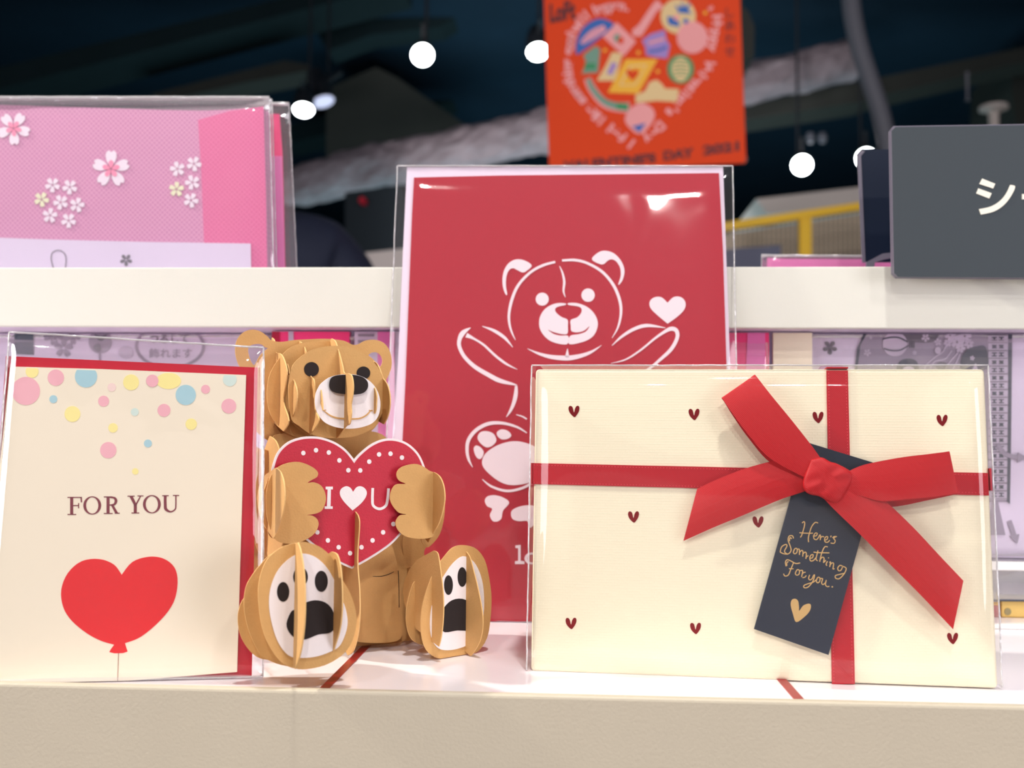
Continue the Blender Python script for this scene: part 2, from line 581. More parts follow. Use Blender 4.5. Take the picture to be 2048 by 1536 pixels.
    def build(s, name, parent=None, root=None, origin=None, smooth_=False):
        """root: the thing whose world matrix the vertices are made local to"""
        me = bpy.data.meshes.new(name)
        o = bpy.data.objects.new(name, me)
        col.objects.link(o)
        if parent is not None:
            inv = ROOTM[root_of(parent)].inverted()
            o.parent = parent
        elif origin is not None:
            mm = origin if isinstance(origin, Matrix) else Matrix.Translation(origin)
            inv = mm.inverted()
            o.matrix_world = mm
            ROOTM[o.name] = mm
        else:
            inv = Matrix.Identity(4)
            ROOTM[o.name] = Matrix.Identity(4)
        me.from_pydata([inv @ v for v in s.v], [], s.f)
        for k in s.mats:
            me.materials.append(M[k])
        me.polygons.foreach_set('material_index', s.mi)
        if smooth_:
            me.polygons.foreach_set('use_smooth', [True] * len(me.polygons))
        me.validate()
        bm = bmesh.new()
        bm.from_mesh(me)
        bmesh.ops.recalc_face_normals(bm, faces=bm.faces)
        bm.to_mesh(me)
        bm.free()
        me.update()
        return o


ROOTM = {}


def root_of(o):
    while o.parent:
        o = o.parent
    return o.name


def thing(name, label, cat, m, group=None):
    o = bpy.data.objects.new(name, None)
    col.objects.link(o)
    mm = m if isinstance(m, Matrix) else Matrix.Translation(m)
    o.matrix_world = mm
    o.empty_display_size = 0.02
    ROOTM[o.name] = mm
    return tag(o, label, cat, group)


def tag(o, label=None, cat=None, group=None, kind=None):
    if label:
        o['label'] = label
    if cat:
        o['category'] = cat
    if group:
        o['group'] = group
    if kind:
        o['kind'] = kind
    return o


def struct(o, label=None):
    o['kind'] = 'structure'
    if label:
        o['label'] = label
    return o


def copy_tree(o, parent=None):
    c = o.copy()
    col.objects.link(c)
    if parent:
        c.parent = parent
    for ch in [x for x in col.objects if x.parent == o]:
        copy_tree(ch, c)
    return c


def text_tris(body, size=1.0, bold=0.0, shear=0.0):
    cu = bpy.data.curves.new('t', 'FONT')
    cu.body = body
    cu.size = size
    cu.offset = bold
    cu.shear = shear
    o = bpy.data.objects.new('t', cu)
    col.objects.link(o)
    bpy.context.view_layer.update()
    me = bpy.data.meshes.new_from_object(o.evaluated_get(bpy.context.evaluated_depsgraph_get()))
    vs = [(v.co.x, v.co.y) for v in me.vertices]
    fs = [tuple(p.vertices) for p in me.polygons]
    bpy.data.objects.remove(o)
    bpy.data.curves.remove(cu)
    bpy.data.meshes.remove(me)
    return vs, fs


def put_text(mb, fr, body, quad, y, k, bold=0.0, lift=0.0002):
    """text stretched into a pixel quad: bottom-left, bottom-right, top-right, top-left"""
    vs, fs = text_tris(body, 1.0, bold)
    x0, x1 = min(v[0] for v in vs), max(v[0] for v in vs)
    y0, y1 = min(v[1] for v in vs), max(v[1] for v in vs)
    q = [fr.px(p, y) for p in quad]
    b = len(mb.v)
    for vx, vy in vs:
        u, v = (vx - x0) / (x1 - x0), (vy - y0) / (y1 - y0)
        X = (1 - v) * ((1 - u) * q[0][0] + u * q[1][0]) + v * ((1 - u) * q[3][0] + u * q[2][0])
        Zz = (1 - v) * ((1 - u) * q[0][1] + u * q[1][1]) + v * ((1 - u) * q[3][1] + u * q[2][1])
        mb.v.append(fr.m @ Vector((X, y - lift, Zz)))
    for f in fs:
        mb.face(tuple(b + i for i in f), k)


# ================================================================== SETTING
YF = 0.33
LIP_Z = at_y(1024, 1389, YF).z
GZ = LIP_Z - 0.003                       # shelf surface
WORLD = Frame(Vector((0, 0, 0)))
YU = 0.497                               # front of the upper riser
UZ1 = at_y(1024, 534, YU).z
UZ0 = at_y(1024, 655, YU).z

mb = MB(); mb.box(WORLD, -6, 6, -4, 12, -0.1, 0, 'floor'); struct(mb.build('floor'))
mb = MB(); mb.box(WORLD, -6, 6, -4, 12, 3.35, 3.45, 'dark'); struct(mb.build('ceiling'))
mb = MB(); mb.box(WORLD, -6, 6, 12, 12.1, 0, 3.35, 'wall_dark'); struct(mb.build('wall_back'))
mb = MB(); mb.box(WORLD, -6.1, -6, -4, 12, 0, 3.35, 'wall_dark'); struct(mb.build('wall_left'))
mb = MB(); mb.box(WORLD, 6, 6.1, -4, 12, 0, 3.35, 'wall_dark'); struct(mb.build('wall_right'))
mb = MB(); mb.box(WORLD, -6, 6, -4.1, -4, 0, 1.5, 'wall'); mb.box(WORLD, -6, 6, -4.1, -4, 1.5, 3.35, 'wall_dark'); struct(mb.build('wall_front'))

# display unit: lower shelf
t = thing('display_shelf', 'low white glossy display shelf with raised front edge, its shade painted in beige', 'shelf', (0, 0.33, GZ - 0.04))
mb = MB(); mb.rbox(WORLD, -1.2, 1.2, YF + 0.004, 0.7715, GZ - 0.02, GZ, 0.0008, 'shelf_top'); mb.build('shelf_board', t)
fl = Frame(Vector((0, YF, 0)), 0, R(0))
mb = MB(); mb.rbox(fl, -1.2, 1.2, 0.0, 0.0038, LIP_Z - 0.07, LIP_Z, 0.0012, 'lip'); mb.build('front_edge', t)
mb = MB(); mb.rbox(WORLD, -1.2, 1.2, 0.4795, 0.4835, GZ + 0.0001, GZ + 0.0022, 0.0006, 'shelf'); mb.build('divider_strip', t)
mb = MB(); mb.box(WORLD, -1.18, 1.18, YF + 0.02, 0.77, 0.0, GZ - 0.0201, 'fascia'); mb.build('base_cabinet', t)

# upper riser
t = thing('riser_shelf', 'white raised shelf with deep front fascia behind the cards', 'shelf', (0, YU, UZ0))
mb = MB(); mb.rbox(WORLD, -1.2, 1.2, YU, YU + 0.004, UZ0, UZ1, 0.0006, 'fascia'); mb.build('fascia', t)
mb = MB(); mb.box(WORLD, -1.2, 1.2, YU + 0.0041, 0.78, UZ0 + 0.0005, UZ0 + 0.006, 'under'); mb.build('shelf_board', t)
mb = MB(); mb.box(WORLD, -1.2, 1.2, 0.772, 0.78, GZ, UZ0 + 0.0004, 'under'); mb.build('back_panel', t)
UB = UZ0 + 0.0061                         # top of the riser's board

# white sheet with red stripes lying on the shelf
a0 = at_z(735, 1300, GZ); a1 = at_z(655, 1375, GZ); b0 = at_z(1550, 1363, GZ); b1 = at_z(1595, 1400, GZ)
mb = MB()
mb.box(WORLD, -0.0805, 0.0745, 0.3385, 0.46, GZ + 0.0001, GZ + 0.0006, 'shelf_top')
for x in (a1.x, b1.x):
    mb.box(WORLD, x - 0.0016, x + 0.0016, 0.3385, 0.46, GZ + 0.0006, GZ + 0.0009, 'red_stripe')
o = mb.build('display_sheet', origin=Vector((0, 0.4, GZ)))
tag(o, 'white glossy sheet with thin red side stripes under the paper bear', 'paper sheet')


# ================================================================== film sleeve helper
def sleeve(parent, fr, corners, y0, y1, fk='film', wave=0.0006, seed=0.0, top_r=0.0004, nu=40, nv=50):
    """corners px: TL TR BR BL traced on depth y0"""
    q = [fr.px(p, y0) for p in corners]
    mb = MB()

    def fn(yy, amp, sd):
        def g(u, v):
            X = (1 - v) * ((1 - u) * q[3][0] + u * q[2][0]) + v * ((1 - u) * q[0][0] + u * q[1][0])
            Zz = (1 - v) * ((1 - u) * q[3][1] + u * q[2][1]) + v * ((1 - u) * q[0][1] + u * q[1][1])
            e = min(u, 1 - u, v, 1 - v)
            k_ = min(1, e / 0.06)
            nz = noise.noise(Vector((X * 22 + sd, Zz * 14, sd))) + 0.5 * noise.noise(Vector((X * 60 + sd, Zz * 45, sd + 3)))
            ymid = (y0 + y1) / 2
            return fr.m @ Vector((X, ymid + (yy - ymid) * (k_ ** 0.5) + amp * nz * k_, max(Zz, 0.0002)))
        return g
    mb.grid(fn(y0, wave, seed), nu, nv, fk)
    mb.grid(fn(y1, wave * 0.5, seed + 9), nu, nv, fk)
    o = mb.build('clear_sleeve', parent, smooth_=True)
    # welded edges of the bag
    ym = (y0 + y1) / 2
    pts = [fr.m @ Vector((p[0], ym, max(p[1], 0.0003))) for p in q]
    mb = MB()
    for i in range(4):
        a, b = pts[i], pts[(i + 1) % 4]
        n = 30
        line = [a.lerp(b, j / n) + Vector((random.uniform(-1, 1), random.uniform(-1, 1), random.uniform(-.3, 1))) * 0.00012 for j in range(n + 1)]
        mb.tube(line, top_r if i == 0 else 0.00032, 'seam', 6)
    mb.build('sleeve_seam', o, smooth_=True)
    return o


# ================================================================== GIFT BOX
A = at_z(1060, 1345, GZ); B = at_z(2000, 1380, GZ)
ang = math.atan2(B.y - A.y, B.x - A.x)
FB = Frame(A + Vector((0, 0, 0.0004)), ang, R(4.6))
W_, H_, D_ = 0.1607, 0.1103, 0.034
# bottom rear edge of the leaning box is lifted by nothing: it leans on its own short strut of depth, so lower the rear by the lean
gb = thing('gift_box', 'cream heart printed gift box tied with a red satin ribbon', 'gift box', FB.m)
mb = MB()
mb.rbox(FB, 0.0003, W_, 0.0, D_, 0.0, H_, 0.0014, 'box_cream', 4)
for cx, cy in ((1148, 823), (1388, 829), (1636, 835), (1884, 841), (1267, 1034), (1516, 1044), (1142, 1247), (1391, 1257), (1905, 1277)):
    hp = [(108, 262), (113, 250), (122, 249), (131, 258), (138, 285), (144, 262), (153, 249), (163, 249), (168, 260), (164, 280), (153, 298), (141, 310), (124, 297), (113, 282)]
    mb.decal(FB, smooth([(cx + (x - 138) / 2.792 * 1.02, cy + (y - 279) / 2.792 * 1.02) for x, y in hp], True, 3), 0.0, 'foil_red', 0.0001)
mb.build('box_body', gb)


def band(pts, stitch_lines, name):
    mb = MB()
    mb.pxplate(FB, pts, -0.0006, -0.0001, 'ribbon_band')
    for (p, q) in stitch_lines:
        a, b = FB.px(p, -0.0006), FB.px(q, -0.0006)
        L = math.hypot(b[0] - a[0], b[1] - a[1]); n = int(L / 0.0011)
        ux, uz = (b[0] - a[0]) / L, (b[1] - a[1]) / L
        for i in range(n):
            s0 = (i + 0.2) * L / n; s1 = s0 + 0.00045; h = 0.00011
            c0 = (a[0] + ux * s0, a[1] + uz * s0); c1 = (a[0] + ux * s1, a[1] + uz * s1)
            mb.plate(FB, [(c0[0] - uz * h, c0[1] + ux * h), (c1[0] - uz * h, c1[1] + ux * h), (c1[0] + uz * h, c1[1] - ux * h), (c0[0] + uz * h, c0[1] - ux * h)], -0.0007, -0.0006, 'stitch')
    return mb


mb = band([(1653, 741), (1696, 741), (1710, 1368), (1664, 1368)], [((1657, 745), (1668, 1366)), ((1692, 745), (1705, 1366))], 'v')
xa, xb = FB.px((1653, 745), 0)[0], FB.px((1696, 745), 0)[0]
mb.box(FB, xa, xb, -0.0006, D_ + 0.0006, H_ + 0.0001, H_ + 0.0006, 'ribbon_band')
mb.box(FB, xa, xb, D_ + 0.0001, D_ + 0.0006, 0.001, H_ + 0.0006, 'ribbon_band')
mb.build('ribbon_band', gb)
mb = band([(1062, 926), (1976, 946), (1978, 991), (1062, 968)], [((1066, 930), (1974, 950)), ((1066, 965), (1975, 986))], 'h')
za, zb = FB.px((1062, 968), 0)[1], FB.px((1062, 926), 0)[1]
for x in (-0.0004, W_ + 0.0001):
    mb.box(FB, x, x + 0.0005, -0.0006, D_ + 0.0006, za, zb, 'ribbon_band')
mb.build('ribbon_band', gb)

# tag
tg = MB()
tg.pxplate(FB, [(1612, 884), (1762, 930), (1657, 1310), (1508, 1258)], -0.0024, -0.0020, 'tag')
tago = tg.build('gift_tag', gb)
tago['label'] = 'dark navy gift tag with gold lettering'
gt = MB()
TY = -0.0024


def tstroke(pts, wd=9.0):
    q_ = smooth(Zt(pts), False, 4)
    for i_ in range(0, len(q_) - 1, 2):
        gt.decal(FB, stroke(q_[max(0, i_ - 0):i_ + 4], wd / 4.39, 1), TY, 'gold', 0.0001 + (i_ % 16) * 2e-6)


for p in (
    # Here's
    [(545, 290), (560, 278), (568, 290), (562, 330), (540, 400), (528, 415)], [(522, 375), (560, 378), (610, 380), (640, 378)],
    [(685, 290), (660, 285), (630, 320), (612, 370), (600, 420), (602, 458)], [(640, 405), (668, 402), (678, 382), (662, 378), (648, 400), (650, 428), (672, 435), (690, 415)],
    [(690, 415), (700, 395), (706, 402), (704, 440)], [(704, 425), (720, 408), (738, 412)], [(738, 440), (762, 435), (770, 412), (755, 410), (742, 432), (748, 455), (770, 458), (788, 440)],
    [(800, 400), (796, 415)], [(812, 420), (828, 408), (850, 410)], [(838, 412), (822, 425), (836, 445), (825, 468), (795, 465)],
    # Something
    [(470, 425), (460, 402), (432, 405), (422, 440), (440, 490), (448, 530), (425, 560), (385, 560), (352, 545)], [(352, 545), (365, 500), (400, 478), (412, 492), (390, 540), (420, 565)],
    [(470, 540), (482, 515), (500, 515), (500, 545), (482, 560), (468, 548), (475, 525)], [(500, 525), (520, 520), (522, 570)], [(522, 550), (540, 530), (552, 540), (550, 585)], [(550, 565), (570, 545), (582, 558), (578, 605)],
    [(580, 590), (600, 575)], [(608, 600), (635, 595), (642, 570), (625, 570), (612, 595), (620, 622), (645, 618), (665, 595)],
    [(685, 530), (672, 580), (668, 610), (682, 622)], [(645, 545), (690, 550), (785, 552)], [(770, 500), (745, 498), (722, 540), (705, 600), (700, 630)], [(702, 612), (722, 590), (738, 600), (732, 640)],
    [(740, 635), (752, 615)], [(768, 625), (756, 652), (764, 664)], [(778, 592), (776, 600)], [(785, 638), (795, 632), (787, 676)], [(789, 660), (808, 640), (822, 648), (816, 692), (830, 690)],
    [(900, 668), (876, 662), (858, 686), (866, 708), (886, 704), (900, 676)], [(902, 670), (932, 688), (914, 735), (872, 778), (840, 774), (838, 752), (870, 742), (912, 732)],
    # For
    [(405, 670), (398, 635), (415, 612), (450, 625), (490, 645), (528, 640)], [(470, 640), (448, 690), (425, 745), (395, 755), (382, 735)], [(430, 690), (470, 692)],
    [(490, 720), (502, 700), (520, 705), (520, 735), (500, 748), (486, 735), (492, 712)], [(522, 712), (536, 706), (550, 712), (540, 764)], [(543, 745), (556, 726), (576, 722)], [(548, 770), (570, 765), (582, 750)],
    # you.
    [(612, 745), (602, 775), (615, 790), (635, 775), (642, 755)], [(642, 755), (655, 745), (640, 800), (600, 850), (565, 858), (562, 838), (600, 822), (640, 810), (668, 790)],
    [(672, 790), (682, 768), (700, 770), (700, 800), (682, 815), (670, 800), (675, 778)], [(700, 780), (725, 778), (716, 815), (728, 830), (748, 815), (758, 790)], [(758, 790), (750, 830), (765, 848), (785, 845)],
    # flourish of the capital S and F
    [(452, 430), (445, 418), (436, 425), (434, 450)], [(412, 665), (410, 640), (425, 628)],
):
    tstroke(p)
gt.decal(FB, Zt(ell(810, 850, 7)), TY, 'gold', 0.0001)
hp = [(495, 1160), (465, 1090), (445, 1010), (455, 965), (485, 955), (510, 975), (518, 1030), (520, 1060), (555, 1015), (600, 998), (622, 1010), (615, 1055), (575, 1105)]
gt.decal(FB, Zt(smooth(hp, True, 4)), TY, 'gold', 0.0001)
o = gt.build('gold_lettering', tago)
o['label'] = 'gold foil script reading Here’s Something For you. above a gold heart'


# bow
def wp(fr, p, y):
    q = fr.px(p, y)
    return fr.m @ Vector((q[0], y, q[1]))


def ribbon_piece(mb, La, Lb, D, k='ribbon', n=6, th=0.00035, belly=0.0008):
    """La, Lb: Zw pixel lists; D: depths (positive = towards the viewer); cross section slightly bowed"""
    a = smooth([tuple(p) + (d,) for p, d in zip(Zw(La), D)], False, n)
    b = smooth([tuple(p) + (d,) for p, d in zip(Zw(Lb), D)], False, n)
    cols_ = 6
    for c in range(cols_):
        u0, u1 = c / cols_, (c + 1) / cols_
        A_, B_ = [], []
        for p, q in zip(a, b):
            for lst, u in ((A_, u0), (B_, u1)):
                x = p[0] + (q[0] - p[0]) * u
                y = p[1] + (q[1] - p[1]) * u
                d = p[2] + (q[2] - p[2]) * u + belly * math.sin(math.pi * u)
                lst.append(wp(FB, (x, y), -d))
        mb.strip(A_, B_, k, th)


bow = bpy.data.objects.new('bow', None)
col.objects.link(bow)
bow.parent = gb
bow['label'] = 'red satin bow'
# tails first (lowest)
mb = MB()
ribbon_piece(mb, [(800, 560), (660, 530), (560, 540), (400, 585), (250, 645), (152, 692)], [(800, 690), (700, 722), (600, 757), (400, 842), (240, 908), (75, 982)], [.0045, .0042, .0040, .0036, .003, .0022])
mb.build('bow_tail', bow, smooth_=False)
mb = MB()
ribbon_piece(mb, [(960, 600), (1060, 650), (1180, 740), (1350, 900), (1500, 1060), (1637, 1205)], [(820, 700), (900, 790), (1040, 925), (1200, 1085), (1400, 1285), (1580, 1475)], [.0060, .0062, .0060, .005, .0042, .003])
mb.build('bow_tail', bow)
# loops: front layer, fold, back layer
mb = MB()
ribbon_piece(mb, [(775, 640), (560, 522), (440, 392), (350, 272), (296, 192), (290, 190), (302, 205), (355, 290), (440, 410), (560, 545), (760, 660)],
             [(840, 520), (790, 450), (680, 310), (565, 170), (484, 66), (478, 60), (478, 66), (560, 172), (670, 310), (770, 440), (840, 560)],
             [.0064, .0070, .0074, .0072, .0062, .0052, .0040, .0030, .0026, .0026, .0040], belly=0.0004)
mb.build('bow_loop', bow)
mb = MB()
ribbon_piece(mb, [(985, 600), (1060, 565), (1150, 542), (1300, 515), (1440, 498), (1548, 484), (1553, 483), (1548, 490), (1420, 510), (1250, 540), (1100, 600)],
             [(960, 720), (1060, 730), (1180, 760), (1320, 750), (1460, 738), (1594, 718), (1600, 716), (1594, 722), (1440, 755), (1240, 792), (1100, 770)],
             [.0066, .0070, .0072, .0072, .0068, .0058, .0048, .0036, .0028, .0026, .0030], belly=0.0004)
mb.build('bow_loop', bow)
# knot: domed band with folds
kn = Zw(smooth([(780, 540), (800, 522), (850, 516), (895, 540), (935, 552), (1012, 596), (1022, 640), (985, 720), (940, 770), (885, 762), (835, 735), (765, 715), (740, 655)], True, 4))
kc = (sum(p[0] for p in kn) / len(kn), sum(p[1] for p in kn) / len(kn))
mb = MB()
rings = [(1.0, 0.0052), (0.985, 0.0068), (0.92, 0.0078), (0.8, 0.0081), (0.6, 0.0083), (0.3, 0.0084)]
b0i = 0
for s_, d in rings:
    for i, p in enumerate(kn):
        x = kc[0] + (p[0] - kc[0]) * s_; y = kc[1] + (p[1] - kc[1]) * s_
        fold = 0.0004 * math.sin((x - kc[0]) * 0.10 + (y - kc[1]) * 0.22 + 1) * min(1, (1 - s_) * 6)
        mb.v.append(wp(FB, (x, y), -(d + fold * 0.7)))
n = len(kn)
for r_ in range(len(rings) - 1):
    for i in range(n):
        j = (i + 1) % n
        mb.face((r_ * n + i, r_ * n + j, (r_ + 1) * n + j, (r_ + 1) * n + i), 'ribbon')
mb.face(tuple((len(rings) - 1) * n + i for i in range(n)), 'ribbon')
mb.build('knot', bow, smooth_=True)

# shrink film around the box, lifted over the bow
mb = MB()


def filmfront(u, v):
    X = -0.0012 + (W_ + 0.0024) * u
    Zz = 0.0004 + (H_ + 0.0010) * v
    e = min(X + 0.0012, W_ + 0.0012 - X, Zz, H_ + 0.0012 - Zz)
    k_ = min(1, max(0, e / 0.007)) ** 0.5
    cx_, cz_ = FB.px((1660, 985), 0)
    r_ = math.hypot((X - cx_) / 0.085, (Zz - cz_) / 0.075)
    tt = max(0, min(1, (1.7 - r_) / 1.1))
    lift = 0.0012 + 0.0098 * tt * tt * (3 - 2 * tt)
    nz = noise.noise(Vector((X * 18, Zz * 18, 4.0)))
    return FB.m @ Vector((X, -(0.0003 + lift * k_) + 0.0006 * nz * k_, Zz))


mb.grid(filmfront, 60, 44, 'film_box')
for x in (-0.0012, W_ + 0.0012):
    mb.grid(lambda u, v: FB.m @ Vector((x + 0.0006 * noise.noise(Vector((u * 6, v * 9, x * 50))), -0.0003 + (D_ + 0.001) * u, 0.0004 + (H_ + 0.001) * v)), 8, 24, 'film_box')
mb.grid(lambda u, v: FB.m @ Vector((-0.0012 + (W_ + 0.0024) * u, -0.0003 + (D_ + 0.001) * v, H_ + 0.0014)), 20, 6, 'film_box')
fo = mb.build('clear_wrap', gb, smooth_=True)
mb = MB()
for (x0, z0), (x1, z1) in (((-.0012, .0005), (-.0012, H_ + .0012)), ((-.0012, H_ + .0013), (W_ + .0012, H_ + .0013)), ((W_ + .0012, H_ + .0012), (W_ + .0012, .0005))):
    line = [FB.m @ Vector((x0 + (x1 - x0) * i / 30 + random.uniform(-1, 1) * 1e-4, -0.0003, z0 + (z1 - z0) * i / 30 + random.uniform(-1, 1) * 1e-4)) for i in range(31)]
    mb.tube(line, 0.0003, 'seam', 6)
mb.build('wrap_seam', fo, smooth_=True)

# ================================================================== RED BEAR CARD
FRD = Frame(at_z(1020, 1245, GZ) + Vector((0, 0, 0.0002)), 0, R(6.2))
rc = thing('bear_card', 'tall red greeting card with white cut-out bear, in a clear sleeve', 'greeting card', FRD.m)
RY = 0.0
mb = MB()
mb.pxplate(FRD, [(828, 355), (1000, 351), (1438, 346), (1446, 500), (1454, 760), (1464, 1244), (793, 1242), (800, 1000), (805, 880), (811, 760), (824, 430)], RY, RY + 0.0006, 'card_red')
K = 'cut_white'


def rst(pts, wd, z=Zr):
    mb.decal(FRD, stroke(z(pts), [x / 2.768 for x in wd] if isinstance(wd, (list, tuple)) else wd / 2.768), RY, K)


def rbl(pts, z=Zr, holes=()):
    mb.decal(FRD, z(smooth(pts, True, 4)), RY, K, holes=[z(smooth(h, True, 4)) for h in holes])


# ears
rbl([(840, 640), (800, 612), (755, 606), (715, 625), (688, 665), (678, 715), (682, 765), (697, 802), (704, 795), (697, 750), (700, 700), (715, 665), (738, 655), (765, 668), (788, 678), (808, 672)])
rbl([(1173, 605), (1205, 570), (1245, 558), (1295, 573), (1335, 615), (1353, 665), (1345, 715), (1325, 745), (1320, 740), (1332, 700), (1330, 655), (1310, 620), (1285, 606), (1262, 612), (1238, 632), (1212, 630)])
# head outline
rst([(970, 620), (900, 640), (830, 680), (765, 750), (730, 830), (714, 910), (718, 970), (732, 1015), (750, 1052)], [12, 14, 14, 15, 16, 14, 12, 9, 3])
rst([(1008, 612), (1080, 610), (1150, 628), (1230, 675), (1290, 745), (1325, 825), (1334, 900), (1318, 980), (1285, 1040)], [12, 14, 14, 15, 16, 16, 14, 10, 3])
rst([(994, 643), (1010, 680), (1020, 730), (1016, 780), (1026, 815)], [3, 10, 13, 10, 3])
mb.decal(FRD, Zr(ell(898, 826, 36)), RY, K)
mb.decal(FRD, Zr(ell(1152, 804, 37)), RY, K)
# muzzle halves with the mouth left red
rbl([(1026, 850), (985, 848), (940, 862), (905, 890), (884, 930), (882, 975), (895, 1010), (925, 1045), (970, 1068), (1036, 1075), (1042, 1030), (1000, 1028), (960, 1018), (930, 995), (960, 1008), (1010, 1020), (1038, 1015), (1040, 975), (1038, 940), (1005, 925), (975, 900), (970, 880), (985, 868), (1026, 858)])
rbl([(1044, 848), (1090, 848), (1145, 868), (1185, 905), (1205, 950), (1200, 995), (1175, 1035), (1125, 1062), (1048, 1075), (1052, 1030), (1100, 1020), (1140, 1005), (1160, 975), (1130, 1000), (1090, 1010), (1060, 1002), (1056, 975), (1056, 942), (1090, 928), (1112, 905), (1116, 880), (1095, 866), (1044, 858)])
# chin
rst([(816, 1100), (880, 1128), (950, 1146), (1038, 1152), (1110, 1140), (1170, 1118), (1226, 1082)], [2, 14, 22, 27, 22, 14, 2])
rst([(1038, 1100), (1037, 1120), (1036, 1148)], [2, 12, 24])
# arms
rst([(502, 984), (460, 1012), (440, 1050), (440, 1090), (468, 1145), (525, 1200), (600, 1245), (660, 1276), (735, 1296), (760, 1302)], [3, 26, 22, 20, 20, 22, 24, 24, 12, 2])
rst([(478, 1025), (520, 1045), (575, 1080), (640, 1140), (700, 1185), (760, 1215)], [26, 12, 12, 13, 12, 2])
rst([(566, 976), (630, 1000), (690, 1040), (735, 1092)], [3, 16, 16, 3])
rst([(1284, 1083), (1340, 1032), (1410, 990), (1480, 972), (1580, 985)], [3, 14, 18, 18, 3])
rst([(1278, 1182), (1360, 1160), (1440, 1110), (1520, 1045), (1570, 1010), (1610, 990), (1640, 1000), (1645, 1040), (1610, 1105), (1540, 1170), (1505, 1200), (1440, 1245), (1360, 1290)], [2, 8, 10, 12, 16, 22, 22, 20, 20, 16, 14, 14, 3])
# heart
mb.decal(FRD, Zr(smooth([(1592, 962), (1530, 910), (1496, 872), (1494, 838), (1520, 816), (1558, 816), (1592, 846)], False, 4)[:-1] + smooth([(1592, 846), (1625, 815), (1665, 815), (1690, 842), (1686, 880), (1650, 920), (1592, 962)], False, 4)[:-1]), RY, K)
# body side, foot
rst([(775, 90), (772, 140), (760, 190), (740, 235), (718, 268)], [14, 22, 20, 14, 3], Zr2)
rst([(775, 254), (810, 265), (835, 280)], [4, 8, 8], Zr2)
rst([(835, 358), (780, 325), (700, 303), (620, 305), (550, 340), (505, 395), (495, 455), (505, 510), (527, 553)], [6, 12, 16, 20, 20, 20, 18, 14, 3], Zr2)
rst([(582, 622), (630, 660), (700, 685), (760, 685), (835, 660), (900, 610)], [4, 12, 14, 14, 14, 8], Zr2)
rbl([(582, 540), (590, 490), (630, 450), (690, 420), (760, 405), (830, 415), (900, 450), (930, 520), (900, 600), (850, 640), (760, 655), (690, 640), (620, 590)], Zr2)
rbl([(533, 450), (545, 430), (570, 438), (590, 465), (582, 495), (565, 507), (545, 490)], Zr2)
rbl([(555, 385), (570, 355), (605, 348), (645, 362), (662, 400), (640, 430), (605, 440), (570, 415)], Zr2)
rbl([(665, 355), (690, 338), (725, 345), (747, 370), (730, 390), (695, 395), (670, 378)], Zr2)
# little hearts
rbl([(735, 755), (700, 725), (650, 712), (610, 720), (596, 745), (610, 775), (638, 790), (625, 825), (640, 858), (665, 862), (690, 845), (700, 800)], Zr2)
rbl([(745, 820), (755, 795), (800, 775), (860, 770), (900, 790), (890, 860), (850, 900), (838, 860), (790, 860), (755, 848)], Zr2)
# lettering "lo..."
for q in ([(770, 998), (800, 995), (800, 1085), (822, 1088), (822, 1104), (768, 1104), (768, 1088), (786, 1085), (786, 1014), (770, 1012)],):
    mb.decal(FRD, Zr2(q), RY, K)
mb.decal(FRD, Zr2(ell(862, 1072, 40, 34)), RY, K, holes=[Zr2(ell(862, 1072, 22, 22))])
rest = 'ts of love'
cobj = mb.build('folded_card', rc)
cobj['label'] = 'red card with white cut-out bear, hearts and paw prints'
mb = MB()
mb.pxplate(FRD, [(814, 334), (1446, 331), (1452, 500), (1462, 780), (1470, 1248), (775, 1248), (785, 870), (796, 726), (806, 500)], 0.0009, 0.0016, 'env_white')
e_ = mb.build('envelope', rc)
e_['label'] = 'pale lilac white envelope'
sleeve(rc, FRD, [(793, 328), (1467, 328), (1484, 1250), (757, 1250)], -0.0022, 0.003, 'film', 0.0004, 2.0)

# ================================================================== FOR YOU CARD
eo = at_z(503, 1357, GZ)
FC = Frame(eo + Vector((0, 0, 0.0002)), R(11), R(2.5))
fy = thing('greeting_card', 'cream FOR YOU card with red heart balloon beside the bear', 'greeting card', FC.m)


def cz(poly):
    return [(x, max(z, 0.0001)) for x, z in poly]


mb = MB()
mb.plate(FC, cz([FC.px(p, 0.001) for p in [(12, 712), (515, 735), (503, 1357), (-36, 1386), (-10, 1000)]]), 0.001, 0.0018, 'env_red')
mb.build('red_envelope', fy)
mb = MB()
CY = -0.0006
card = [FC.px(p, CY) for p in [(20, 733), (200, 738), (492, 750), (484, 1000), (474, 1344), (257, 1362), (-26, 1384), (-8, 1000), (6, 870)]]
mb.plate(FC, cz(card), CY, 0.0004, 'cream_card')
tl, tr = FC.px((20, 733), CY), FC.px((492, 750), CY)
rl, rr = FC.px((492, 750), CY), FC.px((474, 1344), CY)


def cdot(cx, cy, rx, k, ry=None):
    out = []
    for p in Zc(ell(cx, cy, rx, ry or rx, 30)):
        x, z = FC.px(p, CY)
        zt = tl[1] + (tr[1] - tl[1]) * (x - tl[0]) / (tr[0] - tl[0]) - 0.0003
        out.append((x, min(z, zt)))
    mb.plate(FC, out, CY - 0.00012, CY, k)


